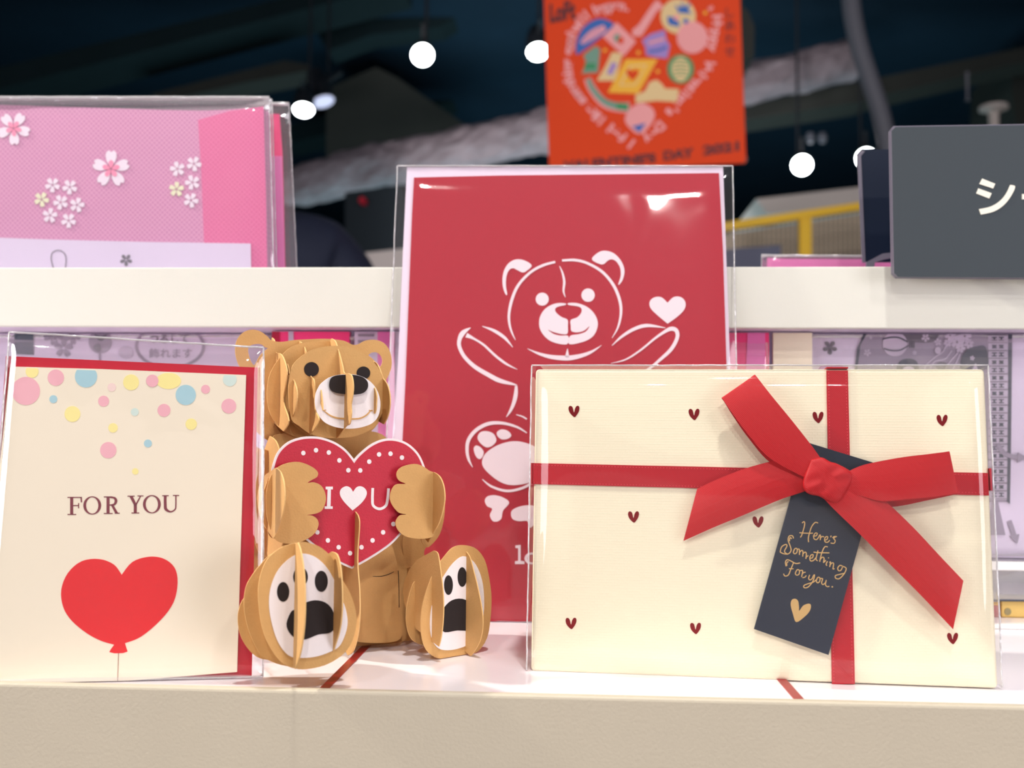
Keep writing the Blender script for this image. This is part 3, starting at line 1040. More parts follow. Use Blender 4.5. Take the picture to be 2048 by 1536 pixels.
for cx, cy, r_, k in ((105, 287, 57, 'dot_pink'), (130, 208, 26, 'dot_yellow'), (226, 233, 33, 'dot_pink'), (348, 228, 45, 'dot_blue'), (216, 320, 16, 'dot_blue'), (293, 380, 32, 'dot_yellow'),
                      (419, 328, 22, 'dot_pink'), (452, 272, 17, 'dot_palepink'), (530, 252, 32, 'dot_yellow'), (751, 303, 41, 'dot_blue'), (831, 280, 18, 'dot_pink'),
                      (929, 240, 28, 'dot_paleblue'), (925, 348, 30, 'dot_pink'), (545, 372, 16, 'dot_paleblue'), (663, 365, 26, 'dot_pink'), (773, 421, 23, 'dot_yellow'), (457, 436, 19, 'dot_yellow'),
                      (438, 526, 33, 'dot_pink'), (598, 499, 16, 'dot_blue'), (547, 612, 13, 'dot_yellow')):
    cdot(cx, cy, r_, k)
cdot(682, 246, 50, 'dot_yellow', 33)
mb2 = mb
CY2 = CY - 0.00014
out = []
for p in Zc(ell(616, 246, 25)):
    out.append(FC.px(p, CY))
mb.plate(FC, out, CY2 - 0.00006, CY2, 'dot_pink')
# lettering
LK = 'letter_maroon'


def cpoly(pts, holes=()):
    mb.plate(FC, [FC.px(p, CY) for p in Zc(pts)], CY - 0.00012, CY, LK, [[FC.px(p, CY) for p in Zc(h)] for h in holes])


def serif(x0, x1, y, h=4):
    cpoly([(x0, y), (x1, y), (x1, y + h), (x0, y + h)])


# F
cpoly([(284, 716), (296, 716), (296, 786), (284, 786)]); serif(273, 330, 715, 4); serif(273, 308, 784, 4)
cpoly([(325, 715), (331, 715), (332, 737), (327, 737)]); cpoly([(296, 748), (318, 748), (318, 752), (296, 752)]); cpoly([(316, 740), (320, 740), (320, 761), (316, 761)])
# O, O
for cx, cy in ((373, 749.5), (614, 744.5)):
    cpoly(ell(cx, cy, 36, 37), [ell(cx, cy, 25, 33)])
# R
cpoly([(431, 714), (443, 714), (443, 783), (431, 783)]); serif(420, 455, 713, 4); serif(420, 455, 780, 4)
cpoly(stroke([(443, 717), (462, 719), (469, 731), (462, 745), (443, 748)], [4, 8, 11, 8, 4])); cpoly([(448, 747), (458, 747), (478, 781), (466, 781)]); serif(464, 484, 779, 4)
# Y
cpoly([(523, 712), (536, 712), (552, 745), (544, 752)]); cpoly([(566, 712), (571, 712), (551, 750), (546, 747)]); cpoly([(541, 744), (553, 744), (553, 780), (541, 780)])
serif(516, 544, 710, 4); serif(556, 580, 709, 4); serif(532, 563, 778, 4)
# U
cpoly(stroke([(668, 710), (668, 745), (671, 765), (690, 775), (708, 765), (711, 745), (711, 710)], [11, 11, 11, 6, 5, 5, 5])); serif(656, 682, 708, 4); serif(699, 724, 707, 4)
# balloon
hb = smooth([(492, 1030), (460, 988), (400, 966), (330, 975), (275, 1022), (248, 1090), (256, 1160), (290, 1215), (350, 1265), (410, 1297), (462, 1312)], False, 4) + \
    [(450, 1328), (442, 1342), (462, 1347), (480, 1347), (498, 1346), (516, 1340), (510, 1322)] + smooth([(505, 1306), (570, 1280), (650, 1212), (702, 1140), (718, 1060), (705, 1000), (660, 964), (600, 957), (535, 978), (492, 1030)], False, 4)[:-1]
mb.plate(FC, [FC.px(p, CY) for p in Zc(hb)], CY - 0.00012, CY, 'balloon')
mb.plate(FC, cz([FC.px(p, CY) for p in Zc([(478, 1346), (481, 1346), (477, 1462), (474, 1462)])]), CY - 0.00012, CY, 'string_brown')
o = mb.build('folded_card', fy)
o['label'] = 'cream card with confetti dots, FOR YOU lettering and a red heart balloon'
sleeve(fy, FC, [(14, 662), (526, 694), (524, 1372), (-44, 1386)], -0.0022, 0.0028, 'film', 0.0005, 5.0)

# ================================================================== PAPER BEAR
OB = Vector((-0.0831, 0.415, GZ + 0.0009))
AB = R(28)
FBR = Frame(OB, AB)
bear = thing('paper_bear', 'slotted kraft paper teddy bear holding a red I love U heart', 'paper bear', FBR.m)
TH = 0.00045


def fplate(parent, name, pts, y, k='kraft', holes=(), sm=True, fr=FBR, th=TH, more=None, zmin=0.0):
    mb = MB()
    P = [fr.px(p, y) for p in (smooth(pts, True, 4) if sm else pts)]
    P = [(x, max(z, zmin)) for x, z in P]
    Hh = [[fr.px(p, y) for p in (smooth(h, True, 4) if sm else h)] for h in holes]
    mb.plate(fr, P, y, y + th, k, Hh, 'kraft_edge' if k == 'kraft' else None)
    if more:
        for item in more:
            pp, kk, lift = item[:3]
            mb.plate(fr, [fr.px(p, y) for p in pp], y - lift, y, kk)
    o = mb.build(name, parent)
    return o


def splate(parent, name, fr, xc, front, yback, bulge=None, zmin=0.0):
    """side plate on local x = xc; front: px outline of the visible front edge top -> bottom; closes along depth yback"""
    P = [fr.pxs(p, xc) for p in smooth(front, False, 4)]
    P = [(y, max(z, zmin)) for y, z in P]
    top, bot = P[0], P[-1]
    back = []
    for i in range(1, 8):
        t_ = i / 8
        z = bot[1] + (top[1] - bot[1]) * t_
        back.append((min(max(top[0], bot[0]) + 0.001, yback) + (yback - max(top[0], bot[0])) * math.sin(math.pi * t_) ** 0.7, z))
    mb = MB()
    mb.plate(fr, P + back, xc - TH / 2, xc + TH / 2, 'kraft', (), 'kraft_edge', side=True)
    return mb.build(name, parent)


def group_part(name, parent):
    o = bpy.data.objects.new(name, None)
    col.objects.link(o)
    o.parent = parent
    return o


# ---- head
head = group_part('head', bear)
YE, YH2, YFc, YM = 0.008, -0.001, -0.0125, -0.0235
ear_out = [(160, 385), (135, 310), (130, 230), (150, 160), (200, 105), (270, 82), (340, 95), (400, 135), (440, 172), (520, 186), (640, 170), (750, 164), (900, 160), (1050, 175), (1130, 210), (1180, 206), (1240, 176), (1310, 168), (1380, 185), (1430, 230), (1462, 310), (1464, 400), (1440, 470), (1420, 520),
           (1440, 600), (1420, 720), (1370, 850), (1280, 960), (1150, 1040), (950, 1085), (750, 1090), (560, 1075), (430, 1040), (320, 960), (250, 860), (205, 740), (190, 620), (200, 500), (190, 430)]
hl = [(240, 262), (255, 222), (300, 206), (350, 206), (385, 232), (408, 240), (375, 268), (335, 310), (310, 360), (288, 385), (258, 335)]
hr = [(1268, 300), (1300, 277), (1345, 280), (1378, 315), (1386, 360), (1370, 395), (1345, 402), (1320, 350), (1290, 320)]
fplate(head, 'ear_panel', Zh(ear_out), YE, holes=[Zh(hl), Zh(hr)])
fplate(head, 'skull_panel', Zh([(400, 620), (415, 500), (450, 410), (520, 310), (600, 235), (700, 195), (830, 180), (960, 182), (1100, 205), (1230, 270), (1330, 380), (1380, 520), (1385, 660), (1340, 800), (1260, 900), (1130, 985), (960, 1030), (780, 1030), (640, 995), (540, 945), (450, 840), (410, 730)]), YH2)
fplate(head, 'cheek_panel', Zh([(550, 610), (560, 530), (592, 465), (650, 370), (740, 290), (860, 240), (1000, 225), (1150, 250), (1290, 340), (1380, 470), (1400, 620), (1380, 760), (1310, 880), (1180, 970), (1000, 1012), (820, 1000), (700, 950), (610, 860), (565, 750)]), -0.0065)
face = [(612, 410), (645, 355), (720, 290), (800, 250), (900, 226), (1000, 220), (1100, 230), (1200, 270), (1290, 335), (1350, 410), (1395, 500), (1412, 620), (1395, 760), (1340, 880), (1260, 950), (1140, 995), (1000, 1008), (860, 1000), (760, 965), (670, 900), (612, 850), (588, 700), (585, 540)]
fo_ = fplate(head, 'face_panel', Zh(face), YFc)
for cx, cy in ((780, 421), (1223, 452)):
    mb = MB(); mb.plate(FBR, [FBR.px(p, YFc) for p in Zh(ell(cx, cy, 63 if cx < 1000 else 58, 62 if cx < 1000 else 55))], YFc - 0.0003, YFc - 0.00001, 'black_print')
    mb.build('eye', fo_)
muz = [(870, 535), (935, 490), (1010, 468), (1100, 462), (1190, 475), (1270, 515), (1330, 580), (1362, 660), (1368, 740), (1350, 820), (1300, 880), (1210, 915), (1100, 928), (980, 912), (890, 870), (835, 800), (812, 720), (815, 640), (838, 580)]
mo = fplate(head, 'muzzle', Zh(muz), YM, 'white_paper', more=[
    (Zh(stroke([(880, 768), (905, 790), (950, 820), (1010, 838), (1090, 842)], [4, 9, 12, 13, 14])), 'kraft', 0.0002),
    (Zh(stroke([(1120, 845), (1190, 840), (1245, 815), (1285, 775), (1300, 770)], [14, 13, 12, 9, 4])), 'kraft', 0.0002),
    (Zh(stroke([(875, 772), (905, 768)], 7)), 'kraft', 0.0002), (Zh(stroke([(1270, 770), (1304, 776)], 7)), 'kraft', 0.0002),
    (Zh([(1086, 640), (1098, 640), (1098, 838), (1086, 838)]), 'kraft', 0.0002)])
mo['label'] = 'white muzzle with cut smile'
mb = MB()
nz_ = [(932, 550), (945, 500), (985, 475), (1060, 468), (1150, 470), (1220, 490), (1258, 530), (1258, 580), (1225, 620), (1160, 636), (1060, 632), (980, 618), (942, 590)]
mb.plate(FBR, [FBR.px(p, YM - 0.0008) for p in Zh(smooth(nz_, True, 4))], YM - 0.0012, YM - 0.0006, 'black_print')
mb.build('nose', mo)
# head side plates; attachment column px -> local x on the face plane
hx = lambda px_, y: FBR.px((px_, 780), y)[0]
xc0 = FBR.px(Zh([(1003, 600)])[0], YFc)[0]
front0 = Zh([(955, 158), (985, 180), (1005, 235), (1030, 320), (1050, 400), (1062, 450), (1100, 456), (1128, 480), (1140, 560), (1135, 640), (1122, 720), (1124, 800), (1110, 885), (1080, 905), (1040, 960), (1000, 1008)])
splate(head, 'centre_rib', FBR, xc0, front0, 0.020)
x1 = FBR.px(Zh([(772, 600)])[0], YFc)[0]
splate(head, 'cheek_rib', FBR, x1, Zh([(660, 178), (700, 195), (735, 270), (740, 380), (778, 480), (800, 505), (810, 560), (808, 680), (815, 770), (846, 840), (828, 900), (775, 980)]), 0.018)
x2 = FBR.px(Zh([(598, 600)])[0], -0.0065)[0]
splate(head, 'cheek_rib', FBR, x2, Zh([(510, 285), (550, 310), (585, 400), (598, 465), (635, 520), (660, 610), (655, 720), (630, 810), (606, 856)]), 0.016)
x3 = FBR.px(Zh([(512, 600)])[0], YH2)[0]
splate(head, 'cheek_rib', FBR, x3, Zh([(445, 150), (468, 180), (475, 270), (520, 290), (550, 340), (575, 440), (560, 560), (545, 700), (590, 860), (545, 950)]), 0.016)
x4 = FBR.px(Zh([(1392, 600)])[0], YFc)[0]
splate(head, 'cheek_rib', FBR, x4, Zh([(1300, 345), (1340, 370), (1370, 430), (1390, 490), (1430, 550), (1452, 640), (1452, 740), (1435, 820), (1400, 890)]), 0.004)
xm = FBR.px(Zh([(862, 640)])[0], YM)[0]
splate(head, 'muzzle_rib', FBR, xm, Zh([(852, 560), (864, 600), (872, 660), (878, 720), (880, 775), (858, 700)]), YM + 0.004)
xm2 = FBR.px(Zh([(1318, 640)])[0], YM)[0]
splate(head, 'muzzle_rib', FBR, xm2, Zh([(1316, 570), (1330, 600), (1340, 650), (1338, 700), (1334, 760), (1322, 800)]), YM + 0.004)

# ---- body
body = group_part('body', bear)
fplate(body, 'neck_panel', [(546, 880), (560, 868), (640, 860), (740, 862), (775, 880), (770, 920), (760, 990), (600, 990), (556, 930)], 0.001)
fplate(body, 'back_panel', [(505, 905), (530, 900), (600, 900), (760, 900), (800, 960), (806, 1060), (845, 1130), (850, 1200), (835, 1262), (760, 1282), (690, 1296), (620, 1308), (560, 1290), (510, 1200), (500, 1050)], 0.010)
bp_ = fplate(body, 'belly_panel', Zb([(480, 560), (600, 520), (760, 500), (860, 540), (905, 620), (930, 680), (950, 760), (962, 850), (975, 1000), (980, 1120), (970, 1185), (930, 1205), (860, 1212), (780, 1210), (700, 1200), (600, 1170), (540, 1050), (500, 850), (470, 700)]), -0.012,
             more=[(Zb(stroke([(812, 832), (860, 832), (900, 822), (933, 806)], [2, 3.5, 3.5, 2])), 'black_print', 0.00012),
                   (Zb(stroke([(958, 800), (961, 900), (962, 1010)], 3)), 'black_print', 0.00012)])
fplate(body, 'hip_panel', Zb([(700, 600), (850, 560), (950, 600), (975, 680), (1000, 750), (1030, 800), (1075, 832), (1100, 850), (1108, 960), (1100, 1100), (1085, 1190), (1000, 1200), (900, 1225), (780, 1270), (640, 1282), (560, 1270), (480, 1200), (470, 1000), (560, 700)]), -0.004)
xb0 = FBR.px((710, 1080), -0.0265)[0]
splate(body, 'belly_rib', FBR, xb0, Zb([(713, 462), (722, 474), (732, 492), (738, 540), (728, 700), (730, 800), (738, 900), (741, 1020), (736, 1120), (722, 1200), (700, 1262), (672, 1282)]), 0.020)
xb1 = FBR.px((815, 1150), -0.004)[0]
splate(body, 'hip_rib', FBR, xb1, Zb([(1068, 770), (1080, 800), (1085, 900), (1090, 1000), (1085, 1100), (1066, 1190)]), 0.016)
# haunch disc seen between arm and foot
fplate(body, 'haunch_panel', Zb([(1015, 800), (1050, 775), (1100, 768), (1150, 780), (1180, 830), (1180, 1000), (1150, 1150), (1080, 1180), (1020, 1100), (1000, 950)]), 0.002)
xbl = FBR.px((536, 1000), 0.004)[0]
splate(body, 'side_rib', FBR, xbl, [(540, 872), (556, 890), (570, 960), (572, 1040), (560, 1110), (545, 1130)], 0.022)
# left shoulder side plates
fplate(body, 'shoulder_panel', [(512, 905), (545, 905), (590, 930), (600, 1000), (590, 1085), (560, 1120), (515, 1100), (500, 1000)], 0.004)

# ---- arms
def arm(name_pts, y, ribs, extra):
    a = group_part('arm', bear)
    fplate(a, 'paw_panel', Zb(name_pts), y)
    for xpx, yy, fr_, bk in ribs:
        xx = FBR.px(Zb([xpx])[0], yy)[0]
        splate(a, 'arm_rib', FBR, xx, Zb(fr_), bk)
    for nm, pts, yy in extra:
        fplate(a, nm, Zb(pts), yy)
    return a


YHAND = -0.0305
arm([(240, 250), (268, 215), (320, 190), (380, 181), (430, 192), (475, 215), (500, 240), (496, 266), (470, 282), (442, 300), (480, 298), (520, 318), (542, 360), (545, 405), (525, 455), (490, 475), (438, 484), (470, 488), (498, 510), (503, 545), (480, 590), (430, 625), (370, 645), (310, 645), (265, 630), (248, 600), (215, 520), (205, 400), (215, 310)], YHAND,
    [((240, 400), YHAND, [(262, 215), (290, 240), (310, 310), (313, 400), (300, 490), (275, 570), (248, 618)], -0.004)],
    [('upper_arm_panel', [(232, 255), (210, 300), (185, 370), (175, 430), (182, 500), (210, 570), (245, 618), (330, 600), (400, 500), (400, 350), (330, 260)], -0.024)])
arm([(1050, 193), (1095, 205), (1140, 235), (1165, 250), (1180, 300), (1195, 400), (1190, 500), (1165, 590), (1130, 615), (1060, 618), (1000, 605), (960, 575), (942, 535), (950, 505), (970, 485), (1003, 480), (960, 470), (925, 430), (910, 390), (918, 345), (945, 310), (1000, 306), (965, 290), (948, 262), (955, 230), (985, 207)], YHAND,
    [((1158, 400), YHAND, [(1162, 240), (1190, 260), (1215, 310), (1224, 380), (1215, 450), (1190, 530), (1150, 600), (1130, 640)], -0.006)],
    [('upper_arm_panel', [(1090, 240), (1180, 250), (1215, 300), (1224, 400), (1218, 500), (1195, 590), (1150, 650), (1115, 665), (1080, 600), (1060, 400)], -0.020),
     ('forearm_panel', [(985, 600), (1010, 560), (1100, 560), (1130, 640), (1105, 690), (1112, 770), (1090, 832), (1050, 835), (1010, 790), (985, 700)], 0.006)])

# ---- heart
hrt = [(706, 162)]
hL = smooth([(706, 166), (660, 112), (600, 70), (530, 44), (470, 36), (400, 42), (330, 68), (275, 120), (245, 190), (232, 280), (250, 400), (320, 520), (450, 640), (560, 720), (630, 762), (693, 790)], False, 4)[:-1]
hR = smooth([(693, 790), (760, 755), (850, 700), (930, 640), (1000, 560), (1070, 470), (1110, 370), (1122, 270), (1105, 200), (1070, 130), (1010, 75), (940, 50), (870, 52), (800, 82), (740, 130), (706, 166)], False, 4)[:-1]
outer = Zb(hL + hR)
hc = (686, 400)
inner = []
io = []
for (x, y) in hL + hR:
    pass


def inset(poly, d):
    n = len(poly)
    out = []
    ar = sum(poly[i][0] * poly[(i + 1) % n][1] - poly[(i + 1) % n][0] * poly[i][1] for i in range(n))
    sg = 1 if ar > 0 else -1
    for i in range(n):
        a, b = poly[i - 1], poly[(i + 1) % n]
        dx, dy = b[0] - a[0], b[1] - a[1]
        l = math.hypot(dx, dy) or 1
        out.append((poly[i][0] - dy / l * d * sg, poly[i][1] + dx / l * d * sg))
    return out


YHT = -0.0265
mb = MB()
mb.plate(FBR, [FBR.px(p, YHT) for p in outer], YHT, YHT + 0.0006, 'white_paper')
inn = inset(outer, 4.6)
notch = Zb([(706, 190)])[0]
inn = [((notch[0], notch[1]) if abs(p[0] - notch[0]) < 3.5 and p[1] < notch[1] + 6 and p[1] > notch[1] - 22 else p) for p in inn]
mb.plate(FBR, [FBR.px(p, YHT) for p in inn], YHT - 0.0003, YHT - 0.00001, 'heart_red')
YH3 = YHT - 0.0003
for p in ((417, 131), (489, 115), (562, 128), (622, 173), (673, 229), (741, 230), (792, 180), (848, 139), (913, 135), (978, 157), (497, 582), (557, 628), (618, 667), (683, 701), (748, 667), (811, 628), (871, 582), (929, 535)):
    mb.decal(FBR, Zb(ell(p[0], p[1], 12.5, 13.5, 16)), YH3, 'white_paper', 0.0001)
for q in ([(573, 322), (582, 322), (585, 447), (555, 447), (555, 338), (573, 338)],):
    pass
mb.decal(FBR, Zb([(544, 322), (585, 322), (585, 338), (574, 338), (572, 434), (584, 434), (584, 449), (538, 449), (538, 434), (551, 434), (555, 338), (544, 338)]), YH3, 'white_paper', 0.0001)
mb.decal(FBR, Zb(smooth([(697, 458), (650, 410), (626, 370), (630, 338), (658, 320), (684, 328), (700, 352)], False, 4)[:-1] + smooth([(700, 352), (722, 324), (752, 322), (776, 345), (774, 378), (745, 418), (697, 458)], False, 4)[:-1]), YH3, 'white_paper', 0.0001)
mb.decal(FBR, Zb(stroke([(812, 330), (810, 390), (815, 430), (850, 449), (885, 432), (896, 395), (902, 332)], 15)), YH3, 'white_paper', 0.0001)
o = mb.build('heart_sign', bear)
o['label'] = 'red heart with white rim and I heart U lettering'

# ---- feet
YFT = -0.036
YFL = -0.072
foot = group_part('foot', bear)
pw = lambda l: [(q, k, 0.0002) for q, k in l]
white_l = Zb(smooth([(390, 705), (320, 745), (265, 810), (230, 900), (222, 1000), (240, 1110), (275, 1210), (330, 1280), (390, 1295), (480, 1290), (560, 1265), (620, 1230), (655, 1160), (668, 1090), (655, 1010), (630, 950), (590, 850), (540, 770), (470, 715)], True, 4))
sole = fplate(foot, 'sole_panel', Zb([(395, 640), (300, 665), (225, 720), (185, 790), (162, 890), (165, 1010), (185, 1130), (225, 1230), (290, 1320), (370, 1358), (460, 1358), (560, 1330), (650, 1270), (700, 1190), (720, 1090), (712, 1010), (680, 920), (640, 850), (590, 740), (520, 670), (450, 643)]), YFL)


def pad(fr, parent, white, marks, y, zf=Zb):
    mb = MB()
    mb.plate(fr, [fr.px(p, y) for p in white], y - 0.0003, y - 0.00001, 'white_paper')
    for q in marks:
        mb.plate(fr, [fr.px(p, y) for p in zf(q)], y - 0.0004, y - 0.00029, 'black_print')
    o = mb.build('paw_pad', parent)
    o['label'] = 'white oval with black paw print'
    return o


pad(FBR, sole, white_l, [ell(301, 920, 35, 56), ell(400, 835, 42, 56), ell(518, 860, 37, 60),
    smooth([(345, 1035), (372, 1018), (420, 985), (480, 968), (540, 980), (580, 1020), (595, 1080), (590, 1130), (560, 1155), (500, 1163), (430, 1190), (375, 1186), (335, 1150), (320, 1100)], True, 3)], YFL)
fplate(foot, 'foot_panel', Zb([(170, 770), (250, 700), (400, 680), (520, 720), (600, 800), (650, 900), (670, 1050), (660, 1180), (600, 1270), (480, 1330), (330, 1345), (200, 1300), (150, 1240), (110, 1150), (85, 1050), (80, 960), (100, 870)]), YFL + 0.011)
fplate(foot, 'foot_panel', Zb([(110, 930), (160, 850), (300, 780), (450, 780), (580, 860), (640, 980), (640, 1130), (560, 1250), (400, 1310), (240, 1310), (150, 1290), (85, 1220), (52, 1140), (45, 1050), (70, 970)]), YFL + 0.021)
xf = FBR.px(Zb([(368, 1000)])[0], YFL)[0]
splate(foot, 'foot_rib', FBR, xf, Zb([(388, 640), (405, 690), (422, 800), (429, 920), (428, 1060), (418, 1180), (400, 1280), (372, 1360)]), -0.020)
xf = FBR.px(Zb([(592, 1000)])[0], YFL)[0]
splate(foot, 'foot_rib', FBR, xf, Zb([(580, 692), (612, 710), (632, 790), (640, 900), (640, 1020), (628, 1130), (600, 1225), (585, 1272)]), YFL + 0.030)
xf = FBR.px(Zb([(218, 1000)])[0], YFL)[0]

# right foot, turned further
pr = FBR.m @ Vector((FBR.px(Zb([(1285, 1305)])[0], YFT)[0], YFT, 0))
FR2 = Frame(Vector((pr.x, pr.y, OB.z)), R(44))
foot = group_part('foot', bear)
sole = fplate(foot, 'sole_panel', Zb([(1330, 655), (1270, 668), (1220, 720), (1170, 790), (1135, 870), (1100, 980), (1086, 1090), (1095, 1190), (1125, 1260), (1180, 1298), (1240, 1308), (1320, 1300), (1400, 1270), (1460, 1190), (1482, 1080), (1488, 950), (1475, 840), (1450, 740), (1400, 675)]), 0.0, fr=FR2)
white_r = Zb(smooth([(1325, 718), (1265, 760), (1215, 830), (1170, 910), (1145, 1010), (1136, 1100), (1145, 1180), (1175, 1235), (1220, 1252), (1290, 1245), (1360, 1215), (1415, 1150), (1440, 1050), (1442, 930), (1425, 830), (1385, 750)], True, 4))
pad(FR2, sole, white_r, [ell(1240, 882, 25, 56), ell(1318, 836, 26, 56),
    smooth([(1200, 1060), (1215, 1010), (1260, 968), (1320, 960), (1370, 990), (1398, 1050), (1395, 1110), (1360, 1140), (1290, 1140), (1220, 1150), (1200, 1120)], True, 3)], 0.0)
fplate(foot, 'foot_panel', Zb([(1060, 850), (1030, 910), (1008, 1000), (1003, 1080), (1015, 1150), (1045, 1200), (1120, 1230), (1250, 1240), (1350, 1200), (1400, 1100), (1410, 950), (1370, 820), (1280, 750), (1150, 770)]), 0.011, fr=FR2)
xf = FR2.px(Zb([(1150, 1000)])[0], 0.0)[0]
splate(foot, 'foot_rib', FR2, xf, Zb([(1160, 686), (1185, 705), (1200, 800), (1212, 900), (1217, 1000), (1213, 1100), (1203, 1180), (1190, 1232)]), 0.018)
xf = FR2.px(Zb([(1342, 1000)])[0], 0.0)[0]
splate(foot, 'foot_rib', FR2, xf, Zb([(1335, 680), (1365, 720), (1385, 790), (1412, 900), (1435, 1020), (1440, 1120), (1420, 1210), (1370, 1290)]), 0.018)

# ================================================================== PINK PACKS ON THE RISER
def yframe(Y, zz=None, ang=0.0, lean=0.0):
    return Frame(Vector((0, Y, UB if zz is None else zz)), ang, lean)


F1 = yframe(0.535)
pk = thing('sakura_pack', 'pale pink cherry blossom pack in clear film, foremost on the riser', 'paper pack', F1.m, 'pink packs on the riser')
bz = 560


def pack_panel(mb, fr, pts, y, k, th=0.0012):
    P = [fr.px(p, y) for p in pts]
    P = [(x, max(z, 0.0003)) for x, z in P]
    mb.plate(fr, P, y, y + th, k)


mb = MB()
pack_panel(mb, F1, [(-150, 205), (400, 222), (527, 215), (532, 400), (536, 640), (-150, 640)], 0.0, 'sakura_bg', 0.003)
pack_panel(mb, F1, [(396, 240), (460, 222), (527, 213), (532, 400), (536, 640), (412, 640), (408, 480), (402, 330)], -0.0003, 'sakura_band', 0.0003)
fk = lambda pts: Zf(pts)
for (cx, cy, r_, rot) in ((80, 285, 100, 0.2), (655, 525, 112, 0.9)):
    for pet in flower(cx, cy, r_, rot - 1.2):
        pack_panel(mb, F1, Zf(pet), -0.0005, 'petal', 0.0002)
    for pet in flower(cx, cy, r_ * 0.45, rot - 1.2, 5, False):
        pack_panel(mb, F1, Zf(pet), -0.0007, 'petal_heart', 0.0002)
for (cx, cy) in ((310, 620), (412, 632), (245, 705), (358, 722), (455, 738), (295, 800), (405, 830), (1048, 525), (1145, 495), (1136, 605), (1042, 645), (1128, 710)):
    gr = (cx, cy) in ((1042, 645), (245, 705))
    for pet in flower(cx, cy, 46, cx * 0.37, 5):
        pack_panel(mb, F1, Zf(pet), -0.0005, 'petal_green' if gr else 'petal', 0.0002)
mb.build('printed_sheet', pk)
mb = MB()
pack_panel(mb, F1, [(-150, 470), (100, 479), (300, 484), (501, 487), (504, 640), (-150, 640)], -0.0012, 'paper_lilac', 0.0005)
pack_panel(mb, F1, Zf(stroke([(318, 1120), (302, 1060), (310, 1020), (345, 1005), (378, 1022), (390, 1060), (384, 1120)], 5)), -0.0014, 'grey_print', 0.0002)
for pet in flower(252, 520, 12, 0.3, 5, False):
    pack_panel(mb, F1, pet, -0.0014, 'grey_print', 0.0002)
mb.build('label_strip', pk)


def clearbag(parent, fr, quad, y0, y1, seed, k='film_pink'):
    return sleeve(parent, fr, quad, y0, y1, k, 0.0012, seed, 0.0011, nu=30, nv=30)  # thick whitened top seam stands in for glare on the fold


clearbag(pk, F1, [(-160, 190), (533, 190), (545, 640), (-160, 640)], -0.004, 0.006, 11.0)

F2_ = yframe(0.5465)
pk = thing('sakura_pack', 'pink pack seen as a thin edge just behind the foremost blossom pack', 'paper pack', F2_.m, 'pink packs on the riser')
mb = MB()
pack_panel(mb, F2_, [(-130, 215), (536, 222), (546, 640), (-130, 640)], 0.0, 'sakura_bg', 0.002)
mb.build('printed_sheet', pk)
clearbag(pk, F2_, [(-140, 198), (541, 198), (553, 640), (-140, 640)], -0.002, 0.004, 13.0)
F3_ = yframe(0.556)
pk = thing('sakura_pack', 'hot pink pack in wide clear film, rearmost on the riser', 'paper pack', F3_.m, 'pink packs on the riser')
mb = MB()
pack_panel(mb, F3_, [(-110, 225), (558, 228), (564, 310), (572, 640), (-110, 640)], 0.0, 'hot_pink', 0.002)
pack_panel(mb, F3_, [(538, 312), (564, 312), (572, 640), (545, 640)], -0.0003, 'pack_pink', 0.0002)
mb.build('printed_sheet', pk)
clearbag(pk, F3_, [(-120, 205), (575, 205), (596, 640), (-120, 640)], -0.002, 0.004, 17.0)

# flat pink pack behind the right signs
F4_ = yframe(0.56)
pk = thing('pink_pack', 'pink pack in clear film low behind the dark signs', 'paper pack', F4_.m)
mb = MB(); pack_panel(mb, F4_, [(1535, 516), (1730, 518), (1900, 519), (1900, 640), (1535, 640)], 0.0, 'pack_pink', 0.003); mb.build('printed_sheet', pk)
clearbag(pk, F4_, [(1526, 510), (1910, 513), (1912, 640), (1524, 640)], -0.002, 0.005, 19.0)

# ================================================================== SIGNS
FS = Frame(at_y(1788, 552, YU - 0.012), R(0), R(0))
sg = thing('shelf_sign', 'large dark grey shelf sign with pale katakana letters', 'sign', FS.m)
ch = lambda x0, y0, x1, y1, x2, c: None
mb = MB()
y0 = 0.0
pts = [(1783, 262), (1791, 254), (2180, 248), (2190, 256), (2190, 548), (2180, 556), (1796, 554), (1788, 546)]
mb.pxplate(FS, pts, y0, y0 + 0.0022, 'sign', edge='sign_edge')
mb.pxplate(FS, [(1779, 262), (1787, 252), (2184, 246), (2194, 256), (2194, 548), (2184, 559), (1792, 556), (1784, 547)], 0.0023, 0.0040, 'sign_edge')
o = mb.build('sign_plate', sg)
mb = MB()
for q in ([(1610, 545), (1690, 577), (1677, 606), (1592, 578)], [(1586, 605), (1668, 635), (1653, 667), (1573, 636)],
          [(1855, 640), (2060, 640), (2060, 672), (1855, 672)]):
    mb.decal(FS, Zs(q), y0, 'sign_text', 0.0003)
mb.decal(FS, Zs(smooth([(1782, 584), (1812, 595), (1785, 655), (1740, 710), (1680, 748), (1602, 766)], False, 5) + smooth([(1590, 733), (1660, 717), (1715, 685), (1755, 640), (1782, 584)], False, 5)[:-1]), y0, 'sign_text', 0.0003)
mb.build('lettering', sg)
mb = MB()
fz = FS.px((1800, 540), 0)[1]
for xx in (0.02, 0.07):
    mb = MB()
    mb.box(FS, xx, xx + 0.008, 0.0041, 0.0117, 0.012, 0.016, 'sign_edge')
    mb.build('shelf_clip', sg)
FS2 = Frame(Vector((at_y(1730, 530, 0.535).x, 0.535, UB)), R(0), 0)
sg2 = thing('shelf_sign', 'dark navy shelf sign half hidden behind the larger grey sign', 'sign', FS2.m)
mb = MB()
P = [FS2.px(p, 0) for p in [(1716, 308), (1724, 299), (1900, 298), (1908, 306), (1908, 524), (1726, 524)]]
mb.plate(FS2, P, 0.0, 0.002, 'sign_back', edge='sign_edge')
